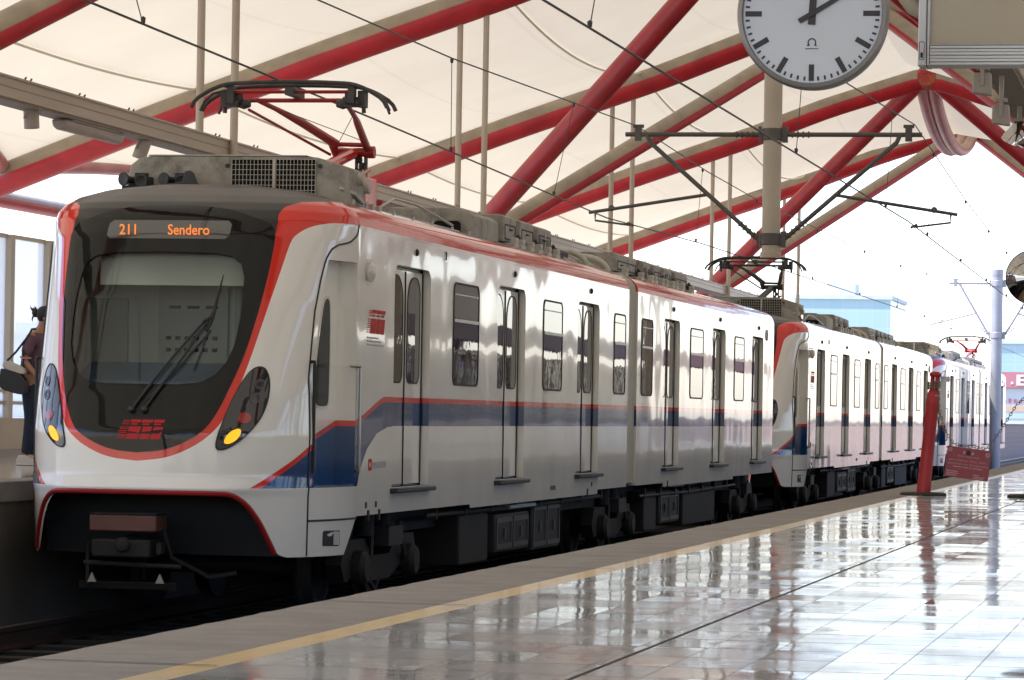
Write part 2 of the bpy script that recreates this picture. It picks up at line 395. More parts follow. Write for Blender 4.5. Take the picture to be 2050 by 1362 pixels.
M_SHOPW = mat("shop_white", (0.62, 0.60, 0.60), 0.6)
M_ORANGE = mat("hazed_orange_band", (0.46, 0.34, 0.25), 0.6)  # orange paled to imitate haze
M_GREENB = mat("hazed_green_band", (0.34, 0.46, 0.42), 0.6)  # green paled to imitate haze
M_POST = mat("red_plastic_post", (0.42, 0.022, 0.022), 0.45, var=0.08, dirt=(0.30, 0.05, 0.04), damt=0.4)
M_SIGNR = mat("dark_red_sign", (0.27, 0.012, 0.024), 0.35)
M_SIGNW = mat("sign_lettering", (0.50, 0.30, 0.29), 0.5)
M_CHAIN = mat("chain_olive", (0.20, 0.17, 0.10), 0.5)
M_BASE = mat("black_rubber_base", (0.03, 0.025, 0.02), 0.7, var=0.2)
M_CLOCKF = mat("clock_face_white", (0.52, 0.51, 0.48), 0.25, coat=0.7)
M_CLOCKR = mat("clock_rim_grey", (0.27, 0.26, 0.24), 0.4, metal=0.4)
M_INK = mat("clock_black", (0.035, 0.030, 0.028), 0.5)
M_SIGNP = mat("sign_beige_panel", (0.50, 0.44, 0.32), 0.45, var=0.03)
M_MIRROR = mat("convex_mirror", (0.42, 0.41, 0.39), 0.05, metal=1.0)
M_SKIN = mat("skin", (0.33, 0.17, 0.105), 0.5)
M_HAIR = mat("black_hair", (0.010, 0.008, 0.008), 0.65)
M_SHIRT = mat("mauve_shirt", (0.115, 0.062, 0.085), 0.9, var=0.15, vscale=14)
M_JEANS = mat("dark_blue_jeans", (0.012, 0.020, 0.040), 0.85, var=0.2, vscale=30)
M_SHOE = mat("white_trainers", (0.55, 0.52, 0.46), 0.6)
M_BAGW = mat("bag_cream", (0.50, 0.47, 0.40), 0.6)
M_BAGB = mat("bag_black", (0.014, 0.013, 0.013), 0.5)

# ------------------------------------------------------------------ mesh helpers
class MB:
    def __init__(s): s.v, s.f, s.m = [], [], []
    def add(s, vs, fs, mi=0):
        o = len(s.v); s.v += [tuple(a) for a in vs]
        s.f += [tuple(i + o for i in q) for q in fs]; s.m += [mi] * len(fs); return s
    def box(s, a, b, mi=0):
        x0, y0, z0 = a; x1, y1, z1 = b
        return s.add([(x0, y0, z0), (x1, y0, z0), (x1, y1, z0), (x0, y1, z0), (x0, y0, z1), (x1, y0, z1), (x1, y1, z1), (x0, y1, z1)],
                     [(0, 3, 2, 1), (4, 5, 6, 7), (0, 1, 5, 4), (1, 2, 6, 5), (2, 3, 7, 6), (3, 0, 4, 7)], mi)
    def obox(s, c, ux, uy, uz, mi=0):
        c, ux, uy, uz = map(Vector, (c, ux, uy, uz))
        vs = [c + ux * a + uy * b + uz * d for d in (-1, 1) for a, b in ((-1, -1), (1, -1), (1, 1), (-1, 1))]
        return s.add(vs, [(0, 3, 2, 1), (4, 5, 6, 7), (0, 1, 5, 4), (1, 2, 6, 5), (2, 3, 7, 6), (3, 0, 4, 7)], mi)
    def tube(s, pts, r, n=10, mi=0, caps=True):
        pts = [Vector(p) for p in pts]; k = len(pts)
        rs = r if isinstance(r, (list, tuple)) else [r] * k
        t0 = (pts[1] - pts[0]).normalized()
        up = Vector((0, 0, 1)) if abs(t0.z) < 0.9 else Vector((1, 0, 0))
        a = t0.cross(up).normalized(); vs = []
        for i, p in enumerate(pts):
            t = (pts[min(i + 1, k - 1)] - pts[max(i - 1, 0)]).normalized()
            a = (a - t * a.dot(t)).normalized(); b = t.cross(a)
            for j in range(n):
                q = 2 * math.pi * j / n
                vs.append(p + (a * math.cos(q) + b * math.sin(q)) * rs[i])
        fs = [(i * n + j, i * n + (j + 1) % n, (i + 1) * n + (j + 1) % n, (i + 1) * n + j) for i in range(k - 1) for j in range(n)]
        if caps:
            fs += [tuple(range(n - 1, -1, -1)), tuple(range((k - 1) * n, k * n))]
        return s.add(vs, fs, mi)
    def lathe(s, prof, c=(0, 0, 0), ax=(0, 0, 1), n=24, mi=0, cap=True):
        ax = Vector(ax).normalized(); c = Vector(c)
        a = ax.cross(Vector((0, 1, 0)) if abs(ax.y) < 0.9 else Vector((1, 0, 0))).normalized(); b = ax.cross(a)
        vs = [c + ax * z + (a * math.cos(2 * math.pi * j / n) + b * math.sin(2 * math.pi * j / n)) * r for r, z in prof for j in range(n)]
        k = len(prof)
        fs = [(i * n + j, i * n + (j + 1) % n, (i + 1) * n + (j + 1) % n, (i + 1) * n + j) for i in range(k - 1) for j in range(n)]
        if cap and prof[0][0] > 1e-4: fs.append(tuple(range(n - 1, -1, -1)))
        if cap and prof[-1][0] > 1e-4: fs.append(tuple(range((k - 1) * n, k * n)))
        return s.add(vs, fs, mi)
    def prism(s, poly, fn, d0, d1, mi=0):
        """poly: 2-D outline; fn(u, v, d) -> point; extruded from depth d0 to d1"""
        k = len(poly)
        vs = [fn(u, v, d0) for u, v in poly] + [fn(u, v, d1) for u, v in poly]
        fs = [tuple(range(k - 1, -1, -1)), tuple(range(k, 2 * k))] + [(i, (i + 1) % k, k + (i + 1) % k, k + i) for i in range(k)]
        return s.add(vs, fs, mi)
    def ring(s, outer, inner, fn, d0, d1, mi=0):
        k = len(outer)
        vs = [fn(u, v, d) for d in (d0, d1) for L in (outer, inner) for u, v in L]
        fs = []
        for i in range(k):
            j = (i + 1) % k
            fs += [(2 * k + i, 2 * k + j, 3 * k + j, 3 * k + i), (i, j, 2 * k + j, 2 * k + i), (k + j, k + i, 3 * k + i, 3 * k + j), (j, i, k + i, k + j)]
        return s.add(vs, fs, mi)
    def build(s, name, mats, parent=None, org=(0, 0, 0), sharp=35, bevel=0.0, fix=True, dbl=False):
        me = bpy.data.meshes.new(name)
        o = Vector(org)
        me.from_pydata([tuple(Vector(v) - o) for v in s.v], [], s.f)
        if not isinstance(mats, (list, tuple)): mats = [mats]
        for m in mats: me.materials.append(m)
        me.polygons.foreach_set("material_index", s.m)
        if fix or dbl:
            bm = bmesh.new(); bm.from_mesh(me)
            if dbl: bmesh.ops.remove_doubles(bm, verts=bm.verts, dist=1e-5)
            if fix: bmesh.ops.recalc_face_normals(bm, faces=bm.faces)
            bm.to_mesh(me); bm.free()
        me.polygons.foreach_set("use_smooth", [True] * len(me.polygons))
        me.set_sharp_from_angle(angle=R(sharp))
        me.update()
        ob = bpy.data.objects.new(name, me)
        COL.objects.link(ob)
        if parent: ob.parent = parent
        else: ob.location = o
        if bevel:
            b = ob.modifiers.new("bevel", 'BEVEL'); b.width = bevel; b.segments = 2; b.limit_method = 'ANGLE'; b.angle_limit = R(40)
        return ob

def tag(o, label=None, cat=None, group=None, kind=None):
    if label: o['label'] = label
    if cat: o['category'] = cat
    if group: o['group'] = group
    if kind: o['kind'] = kind
    return o
def empty(name, loc, label, cat, group=None):
    o = bpy.data.objects.new(name, None); COL.objects.link(o); o.location = loc; o.empty_display_size = 0.3
    return tag(o, label, cat, group)
def copy_tree(o, parent=None):
    c = o.copy(); COL.objects.link(c); c.parent = parent
    for ch in list(o.children): copy_tree(ch, c)
    return c
def rrect(u0, u1, v0, v1, r, n=5, radii=None):
    rs = radii or (r, r, r, r)          # bl, br, tr, tl
    out = []
    for (cu, cv, a0), q in zip(((u0, v0, 180), (u1, v0, 270), (u1, v1, 0), (u0, v1, 90)), rs):
        x = cu + q if cu == u0 else cu - q; y = cv + q if cv == v0 else cv - q
        for i in range(n + 1):
            t = R(a0 + 90 * i / n); out.append((x + q * math.cos(t), y + q * math.sin(t)))
    return out
def resample(pts, n, closed=False):
    P = np.array(list(pts) + ([pts[0]] if closed else []), float)
    d = np.r_[0, np.cumsum(np.hypot(*np.diff(P, axis=0).T))]
    t = np.linspace(0, d[-1], n, endpoint=not closed)
    return [(float(np.interp(a, d, P[:, 0])), float(np.interp(a, d, P[:, 1]))) for a in t]
def smooth2(pts, it=2, closed=True):
    for _ in range(it):
        out = []; k = len(pts)
        for i in range(k if closed else k - 1):
            a, b = pts[i], pts[(i + 1) % k]
            out += [(a[0] * .75 + b[0] * .25, a[1] * .75 + b[1] * .25), (a[0] * .25 + b[0] * .75, a[1] * .25 + b[1] * .75)]
        pts = out if closed else [pts[0]] + out + [pts[-1]]
    return pts
def text_mesh(name, body, size, fn, m, parent=None, org=(0, 0, 0), ext=0.002, width=None, align='CENTER', offset=0.0):
    """lettering as real geometry: fn(u, v, d) -> point"""
    cu = bpy.data.curves.new(name, 'FONT'); cu.body = body; cu.size = size; cu.align_x = align; cu.resolution_u = 3; cu.offset = offset
    t = bpy.data.objects.new(name + "_tmp", cu); COL.objects.link(t)
    dg = bpy.context.evaluated_depsgraph_get()
    me = bpy.data.meshes.new_from_object(t.evaluated_get(dg))
    bpy.data.objects.remove(t); bpy.data.curves.remove(cu)
    xs = [v.co.x for v in me.vertices]
    k = 1.0
    if width and xs: k = width / (max(xs) - min(xs))
    mb = MB(); mb.add([fn(v.co.x * k, v.co.y, ext) for v in me.vertices], [tuple(p.vertices) for p in me.polygons])
    bpy.data.meshes.remove(me)
    return mb.build(name, m, parent, org, fix=False)
# ------------------------------------------------------------------ the train unit (built where the front unit stands, then copied)
ORG = (UX, UC, UZ)
YJ = 28.39
ZC = [-.55, 0, .05, .15, .3, .5, .8, 1.0, 1.57, 2.1, 2.237, 2.31, 2.375, 2.44, 2.51, 2.555, 2.57]
YC = [26.62, 26.5, 26.46, 26.5, 26.5, 26.5, 26.6, 26.69, 26.94, 27.22, 27.33, 27.41, 27.52, 27.68, 27.88, 28.08, 28.3]
ROOFP = [(1.325, 2.237), (1.31, 2.31), (1.26, 2.375), (1.15, 2.44), (.9, 2.51), (.5, 2.555), (.02, 2.57)]
HW = 1.325
def Wz(z): return HW if z <= 2.237 else float(np.interp(z, [q[1] for q in ROOFP], [q[0] for q in ROOFP]))
LEFTK = .952                                              # the far side sits a little closer to the centre line
def Ysurf(w, z):
    L = YJ - float(np.interp(z, ZC, YC)); return YJ - L * math.sqrt(max(0.0, 1 - min(abs(w) / (Wz(z) * (LEFTK if w < 0 else 1)), 1) ** 3.3))
def wsurf(Y, z):
    L = YJ - float(np.interp(z, ZC, YC)); return HW * (max(0.0, 1 - ((YJ - Y) / L) ** 2)) ** (1 / 3.3)
def on_nose(w, z, off=0.0):
    e = 0.01
    y = Ysurf(w, z)
    dw = (Ysurf(w + e, z) - Ysurf(w - e, z)) / (2 * e); dz = (Ysurf(w, z + e) - Ysurf(w, z - e)) / (2 * e)
    n = Vector((dw, -1, dz)).normalized()
    return Vector((UX + w, y, z)) + n * off
OUTC = [(0, .265), (.25, .29), (.45, .38), (.56, .46), (.626, .53), (.70, .66), (.732, .765), (.806, 1.085), (.85, 1.33), (.895, 1.57), (.94, 1.83), (.978, 2.065), (1.015, 2.12), (1.07, 2.17), (1.14, 2.205), (1.22, 2.228), (1.33, 2.237)]
INC = [(0, .335), (.22, .355), (.38, .42), (.48, .48), (.543, .53), (.61, .65), (.657, .765), (.752, 1.085), (.795, 1.33), (.831, 1.57), (.852, 1.8), (.865, 2.06)]
OUTC = OUTC[:1] + smooth2(OUTC, 3, False)[1:-1] + OUTC[-1:]
INC = smooth2([(-.22, .355)] + INC, 3, False)
INC = [(0, .336)] + [q for q in INC if q[0] > .01]
TOPM = [(.855, 2.13), (.81, 2.19), (.6, 2.265), (.42, 2.31), (.2, 2.335), (0, 2.34)]
def sdist(P, poly):
    P = np.asarray(P, float); A = np.array(poly, float); B = np.roll(A, -1, 0)
    d = np.full(len(P), 1e9); ins = np.zeros(len(P), bool)
    for a, b in zip(A, B):
        e = b - a; t = np.clip(((P - a) @ e) / max(e @ e, 1e-12), 0, 1)
        d = np.minimum(d, np.hypot(*(P - a - t[:, None] * e).T))
        c = ((a[1] > P[:, 1]) != (b[1] > P[:, 1])) & (P[:, 0] < (b[0] - a[0]) * (P[:, 1] - a[1]) / (b[1] - a[1] + 1e-15) + a[0])
        ins ^= c
    return np.where(ins, d, -d)

root = empty("metro_train", ORG, "foremost white metro train with dark windscreen, lit amber sign and red pantograph", "train", "metro trains coupled in one row")

# --- cab shell
def cab_shell():
    N = 180; cols = [-math.pi / 2 + math.pi * i / N for i in range(N + 1)]
    rows = 130
    vs, fs = [], []
    def sgnp(t): return math.copysign(abs(math.sin(t)) ** (2 / 3.3), t) if t else 0.0
    ARC = [(0, .022), (.72, .018), (.77, -.012), (.82, -.055), (.86, -.105), (.92, -.22), (.97, -.36), (1.0, -.44), (1.03, -.475), (1.07, -.495), (1.325, -.5)]
    nl = rows
    for t in cols:
        s = sgnp(t); wv = abs(s) * HW; s *= LEFTK if s < 0 else 1
        zb = float(np.interp(wv, [a[0] for a in ARC], [a[1] for a in ARC]))
        yb = YJ - (YJ - 26.6) * math.cos(t)
        if wv > 1.1 and yb > 28.05: zb = float(np.interp(yb, [28.05, 28.39], [-.5, -.2]))
        for r in range(nl + 1):
            z = zb + (2.237 - zb) * r / nl
            L = YJ - float(np.interp(z, ZC, YC)); vs.append((UX + s * HW, YJ - L * math.cos(t), z))
        for r in range(1, 41):
            q = r / 40 * (len(ROOFP) - 1); i = min(int(q), len(ROOFP) - 2); fq = q - i
            Wv = ROOFP[i][0] * (1 - fq) + ROOFP[i + 1][0] * fq; z = ROOFP[i][1] * (1 - fq) + ROOFP[i + 1][1] * fq
            L = YJ - float(np.interp(z, ZC, YC)); vs.append((UX + s * Wv, YJ - L * math.cos(t), z))
    H = nl + 41
    for c in range(N):
        for r in range(H - 1): fs.append((c * H + r, (c + 1) * H + r, (c + 1) * H + r + 1, c * H + r + 1))
    me = bpy.data.meshes.new("cab_shell"); me.from_pydata([tuple(Vector(v) - Vector(ORG)) for v in vs], [], fs)
    bm = bmesh.new(); bm.from_mesh(me)
    def cut(co, no):
        bmesh.ops.bisect_plane(bm, geom=bm.verts[:] + bm.edges[:] + bm.faces[:], plane_co=Vector(co) - Vector(ORG), plane_no=no, dist=1e-6)
    for co, no in (((UX, 27.42, 0), (0, 1, 0)), ((UX, 28.31, 0), (0, 1, 0)), ((UX, 0, .06), (0, 0, 1)), ((UX, 0, 1.92), (0, 0, 1)), ((UX, 27.42, 1.15), (0, .77, -.34))): cut(co, no)
    P_in = INC + TOPM; P_in = P_in + [(-a, b) for a, b in P_in[-2:0:-1]]
    cen = []
    bm.faces.ensure_lookup_table()
    C = [f.calc_center_median() for f in bm.faces]
    sd = sdist([(c.x, c.z + UZ) for c in C], P_in)
    kill = []
    for f, c, d in zip(bm.faces, C, sd):
        y, z, wv = c.y + UC, c.z + UZ, abs(c.x)
        if d > 0.05 and y < 27.75: kill.append(f)
        elif wv > .9 and 27.42 < y < 28.31 and .06 < z < 1.92 and .77 * (y - 27.42) - .34 * (z - 1.15) > 0: kill.append(f)
        elif wv > .62 and y < 27.3 and 0.36 < z < 1.02 and False: kill.append(f)
    bmesh.ops.delete(bm, geom=kill, context='FACES')
    bmesh.ops.recalc_face_normals(bm, faces=bm.faces)
    bm.to_mesh(me); bm.free()
    Q = [(abs(v.co.x), v.co.z + UZ) for v in me.vertices]
    outer = OUTC + [(1.5, 2.237), (1.5, 3), (-.5, 3), (-.5, .265)]
    dome = INC + [(.865, 2.2), (.855, 2.28), (.88, 2.345), (.98, 2.395), (1.15, 2.418), (1.5, 2.425), (1.5, 3), (-.5, 3), (-.5, .335)]
    for nme, pl in (("hoop", outer), ("dome", dome)):
        at = me.attributes.new(nme, 'FLOAT', 'POINT'); at.data.foreach_set("value", np.ascontiguousarray(sdist(Q, pl), dtype=np.float32))
    me.materials.append(M_LIV)
    me.polygons.foreach_set("use_smooth", [True] * len(me.polygons)); me.set_sharp_from_angle(angle=R(50))
    o = bpy.data.objects.new("cab_shell", me); COL.objects.link(o); o.parent = root
    return o
shell = cab_shell()

def polar(poly, c, n):
    out = []
    P = [(a - c[0], b - c[1]) for a, b in poly]
    for i in range(n):
        t = 2 * math.pi * i / n; dx, dy = math.cos(t), math.sin(t); best = None
        for (ax, ay), (bx, by) in zip(P, P[1:] + P[:1]):
            ex, ey = bx - ax, by - ay; den = dx * ey - dy * ex
            if abs(den) < 1e-12: continue
            s = (ax * ey - ay * ex) / den; u = (ax * dy - ay * dx) / den
            if s > 0 and -1e-9 <= u <= 1 + 1e-9 and (best is None or s > best): best = s
        out.append((c[0] + dx * best, c[1] + dy * best))
    return out
def nose_ring(outer, inner, off=.005, k=8, depth=.02, mb=None, mi=0):
    mb = mb or MB(); n = len(outer); vs = [on_nose(a, b, -depth) for a, b in outer]
    for i in range(k + 1):
        f = i / k; vs += [on_nose(a * (1 - f) + c * f, b * (1 - f) + d * f, off) for (a, b), (c, d) in zip(outer, inner)]
    vs += [on_nose(a, b, -depth) for a, b in inner]
    fs = [(r * n + j, r * n + (j + 1) % n, (r + 1) * n + (j + 1) % n, (r + 1) * n + j) for r in range(k + 2) for j in range(n)]
    return mb.add(vs, fs, mi)
def nose_patch(outline, off=.005, k=6, depth=.02, c=None, mb=None, mi=0):
    mb = mb or MB(); n = len(outline)
    c = c or (sum(a for a, b in outline) / n, sum(b for a, b in outline) / n)
    vs = [on_nose(a, b, off - depth) for a, b in outline]
    for i in range(k):
        f = 1 - i / k; vs += [on_nose(c[0] + (a - c[0]) * f, c[1] + (b - c[1]) * f, off) for a, b in outline]
    vs.append(on_nose(c[0], c[1], off)); m = len(vs) - 1
    fs = [(r * n + j, r * n + (j + 1) % n, (r + 1) * n + (j + 1) % n, (r + 1) * n + j) for r in range(k) for j in range(n)]
    fs += [(k * n + j, k * n + (j + 1) % n, m) for j in range(n)]
    return mb.add(vs, fs, mi)
mirr = lambda P: P + [(-a, b) for a, b in P[-2:0:-1]]
CEN = (0, 1.38)
half = INC + TOPM
inner_full = polar(mirr(half), CEN, 128)
GL = [(0, .865), (.3, .867), (.47, .885), (.57, .945), (.645, 1.05), (.686, 1.19), (.703, 1.4), (.703, 1.57), (.69, 1.75), (.655, 1.86), (.58, 1.915), (.45, 1.94), (0, 1.95)]
glass_full = polar(mirr(GL), CEN, 128)
inner_over = [(CEN[0] + (a - CEN[0]) * 1.004, CEN[1] + (b - CEN[1]) * 1.004) for a, b in inner_full]
mask = nose_ring(inner_over, glass_full, off=.006, k=14, depth=.03).build("front_mask", M_MASK, root, ORG, sharp=50)
nose_patch(glass_full, off=.001, k=12, depth=.004, c=CEN).build("windscreen", M_CABGL, root, ORG, sharp=50)
# grey rubber seal round the windscreen
g1 = [(CEN[0] + (a - CEN[0]) * 1.006, CEN[1] + (b - CEN[1]) * 1.006) for a, b in glass_full]
g2 = [(CEN[0] + (a - CEN[0]) * .990, CEN[1] + (b - CEN[1]) * .990) for a, b in glass_full]
nose_ring(g1, g2, off=.010, k=2, depth=.01).build("windscreen_seal", M_MASK, root, ORG, sharp=50)
# destination display and its lit writing
disp = nose_patch(resample(rrect(-.51, .52, 2.052, 2.205, .03), 48, True), off=.010, depth=.008).build("destination_display", M_DISP, root, ORG)
def led(u0, v0):
    def f(u, v, d):
        q = on_nose(u0 + u, v0 - .012, .014 + d); return Vector((q.x, q.y, v0 + v))
    return f
text_mesh("display_number", "211", .118, led(-.317, 2.090), M_LED, disp, ORG, width=.142, offset=.0015)
text_mesh("display_text", "Sendero", .118, led(.186, 2.090), M_LED, disp, ORG, width=.345, offset=.0012)
# skirt arch rim, red
rim = []
ARCH = [(.0, .022), (.3, .022), (.6, .020), (.72, .016), (.78, -.015), (.83, -.06), (.87, -.12), (.92, -.22), (.955, -.32), (.985, -.41), (1.0, -.46)]
pr = [on_nose(a, b, .003) for a, b in [(-a, b) for a, b in smooth2(ARCH, 2, False)[::-1]] + smooth2(ARCH, 2, False)[1:]]
MB().tube(pr, .022, 8).build("arch_rim", M_DRED, root, ORG)

# lamps: one black teardrop each side
HLP = [(.617, .366), (.649, .524), (.716, .763), (.783, .943), (.835, 1.012), (.88, 1.022), (.915, .995), (.942, .908), (.946, .768), (.911, .608), (.824, .468), (.706, .372)]
AMB = [(.672, .415), (.705, .494), (.775, .536), (.80, .511), (.772, .447), (.716, .408)]
for s in (1, -1):
    f = lambda P: [(s * a, b) for a, b in P]
    hl = nose_patch(f(resample(smooth2(HLP, 3), 72, True)), off=.008, k=8, depth=.012).build("headlight", M_HL, root, ORG)
    big = [((a - .79) * 1.06 + .79, (b - .69) * 1.035 + .69) for a, b in smooth2(HLP, 3)]
    nose_ring(f(resample(big, 72, True)), f(resample(smooth2(HLP, 3), 72, True)), off=.010, k=1, depth=.012).build("lamp_bezel", M_RUBBER, hl, ORG)
    nose_patch(f(resample(smooth2(AMB, 3), 40, True)), off=.013, depth=.006).build("amber_lamp", M_AMBER, hl, ORG)
    nose_patch([(s * (.808 + .044 * math.cos(q * math.pi / 12)), .615 + .044 * math.sin(q * math.pi / 12)) for q in range(24)], off=.013, depth=.006).build("red_lamp", M_LAMPRED, hl, ORG)
    cl = MB()
    for (u, v, r) in ((.866, .775, .036), (.885, .885, .034)):
        for k_ in range(3):
            rr = r * (1 - .28 * k_)
            nose_ring([(s * (u + rr * math.cos(q * math.pi / 10)), v + rr * math.sin(q * math.pi / 10) * 1.2) for q in range(20)],
                      [(s * (u + rr * .8 * math.cos(q * math.pi / 10)), v + rr * .8 * math.sin(q * math.pi / 10) * 1.2) for q in range(20)], off=.013 - .001 * k_, k=1, depth=.006, mb=cl)
    cl.build("clear_lamp", M_LAMPCLR, hl, ORG)

# front emblem: a striped m of bars with speed lines
def emblem(fn, w, h, m, name, parent, slant=.12, grey=None):
    """three upright bars under two head strips, fine speed lines running off to the left"""
    mb = MB()
    def q(u0, u1, v0, v1):
        sl = slant * w
        n = max(2, int((u1 - u0) * 14))
        top = [(u0 + (u1 - u0) * i / n + v1 * sl / w, v1) for i in range(n + 1)]; bot = [(u0 + (u1 - u0) * i / n + v0 * sl / w, v0) for i in range(n + 1)]
        for i in range(n):
            P = [bot[i], bot[i + 1], top[i + 1], top[i]]
            mb.add([fn((u - .5) * w, (v - .5) * h, 0) for u, v in P], [(0, 1, 2, 3)])
    for u0, u1 in ((.22, .49), (.53, .73), (.77, .97)): q(u0, u1, 0, .60)
    for u0, u1 in ((.22, .44), (.46, .70), (.72, .95)): q(u0, u1, .80, .95); q(u0 + .03, u1 - .05, .68, .76)
    for i in range(7): q(.02 + .02 * (i % 2), .21, .03 + i * .085, .07 + i * .085)
    for i in range(3): q(.05, .21, .70 + i * .09, .735 + i * .09)
    return mb.build(name, m, parent, ORG, fix=False)
emblem(lambda u, v, d: on_nose(.012 + u, .517 + v, .011), .375, .158, M_LOGO, "front_emblem", root)

# wiper: two arms, a knuckle and a blade lying on the glass
wp = MB()
def npath(P, off): return [on_nose(a, b, off) for a, b in resample(P, 10)]
wp.tube(npath([(-.055, .665), (.20, 1.05), (.44, 1.385)], .030), .011, 8)
wp.tube(npath([(.045, .665), (.27, 1.02), (.46, 1.375)], .030), .011, 8)
for u in (-.058, .045): wp.lathe([(.0, -.02), (.028, -.02), (.030, .03), (.018, .045), (0, .046)], on_nose(u, .665, .005), on_nose(u, .665, 1) - on_nose(u, .665, 0), 14)
wp.tube(npath([(.43, 1.37), (.475, 1.40), (.495, 1.46)], .034), .016, 8)
wp.build("wiper_arm", M_BLACK, root, ORG)
bl = MB(); bl.tube(npath([(.06, .74), (.30, 1.02), (.49, 1.30)], .022), .010, 6); bl.tube(npath([(.455, 1.30), (.487, 1.40), (.505, 1.56), (.525, 1.75)], .024), [.016, .018, .018, .016, .014, .012, .010, .008, .006, .004], 6)
bl.tube(npath([(.47, 1.30), (.44, 1.12), (.40, .98)], .022), .008, 6)
bl.build("wiper_blade", M_RUBBER, root, ORG)

# cab interior seen through the glass
X = lambda v: UX + v
ci = MB(); ci.box((X(-1.1), 28.22, .02), (X(1.1), 28.27, 2.2)); ci.box((X(-1.0), 27.4, .0), (X(1.0), 28.22, .04)); ci.box((X(-1.0), 27.65, 2.02), (X(1.0), 28.22, 2.06))
cab = ci.build("cab_interior", M_CABIN, root, ORG)
pn = MB(); pn.box((X(-.35), 28.18, .3), (X(.25), 28.215, 1.72)); pn.box((X(.30), 28.19, .3), (X(.36), 28.215, 1.9)); pn.box((X(-.98), 28.16, .6), (X(-.62), 28.215, 1.6))
pn.build("rear_panel", M_PANEL, cab, ORG, bevel=.006)
bt = MB()
for i in range(6):
    for j in range(2): bt.box((X(-.28 + .08 * i), 28.165, 1.16 + .10 * j), (X(-.24 + .08 * i), 28.179, 1.19 + .10 * j))
for i in range(3): bt.box((X(-.26 + .16 * i), 28.165, 1.52), (X(-.16 + .16 * i), 28.179, 1.545))
bt.build("switch_row", M_DARK2, cab, ORG)
cs = MB(); cs.prism([(27.05, .45), (27.62, .45), (27.62, .98), (27.48, 1.06), (27.05, .90)], lambda u, v, d: (d, u, v), X(-.72), X(.72))
cs.build("driver_console", M_CONSOLE, cab, ORG, bevel=.02)
sh = MB(); sh.box((X(-.60), 27.36, 1.70), (X(.62), 27.385, 1.93)); sh.box((X(-.60), 27.355, 1.685), (X(.62), 27.39, 1.70)); sh.build("sun_shade", M_CABIN2, cab, ORG)

# recessed cab door on both sides
for s in (1, -1):
    sx = lambda v: UX + s * v * (LEFTK if s < 0 else 1)
    zs = [.06 + 1.86 * i / 20 for i in range(21)]
    wf = [1.160 for z in zs]
    mb = MB()
    vs = []
    yf = [max(27.42, 27.42 + (z - 1.15) * .34 / .77) - .004 for z in zs]
    for z, a, q in zip(zs, wf, yf): vs += [(sx(a), q, z), (sx(a), 28.31, z), (sx(1.325), 28.31, z), (sx(wsurf(q, z)), q, z)]
    fs = []
    for i in range(20):
        b = i * 4; fs += [(b, b + 1, b + 5, b + 4), (b + 1, b + 2, b + 6, b + 5)]
    fs += [(0, 1, 2), (80, 81, 82)]
    mb.add(vs, fs)
    # closing edge at the front of the pocket
    mb.add([(sx(wsurf(q, z)), q, z) for z, q in zip(zs, yf)] + [(sx(a), q, z) for z, a, q in zip(zs, wf, yf)], [(i, i + 1, 21 + i + 1, 21 + i) for i in range(20)])
    cd = mb.build("cab_door", M_LIV, root, ORG, sharp=30)
    wa = lambda z: float(np.interp(z, zs, wf))
    WP = resample(smooth2([(27.579, 1.02), (27.578, .77), (27.62, .722), (27.98, .722), (28.045, .765), (28.04, 1.55), (27.99, 1.61), (27.85, 1.61), (27.75, 1.45)], 2), 48, True)
    fb = [((a - 27.83) * 1.09 + 27.83, (b - 1.15) * 1.045 + 1.15) for a, b in WP]
    MB().ring(fb, WP, lambda u, v, d: (sx(wa(v) + d), u, v), -.002, .008).build("window_frame", M_WHITE, cd, ORG)
    MB().prism(WP, lambda u, v, d: (sx(wa(v) + d), u, v), -.001, .004).build("window_pane", M_PANE2, cd, ORG)
    for (yy, z0, z1, wv) in ((27.40, .19, 1.08, 1.205), (28.33, .19, 1.06, 1.36)):
        gr = MB(); b_ = (1.17 if yy < 28 else 1.325)
        gr.tube([(sx(b_), yy + .02, z1), (sx(wv), yy, z1), (sx(wv), yy, z1 - .03), (sx(wv), yy, z0 + .03), (sx(wv), yy, z0), (sx(b_), yy + .02, z0)], .014, 8)
        gr.tube([(sx(wv), yy, z1), (sx(b_ - .02), yy + .13 * (-1 if yy > 28 else 1), z1)], .012, 6)
        gr.build("grab_rail", M_DARK2 if yy < 28 else M_STEEL, root, ORG)
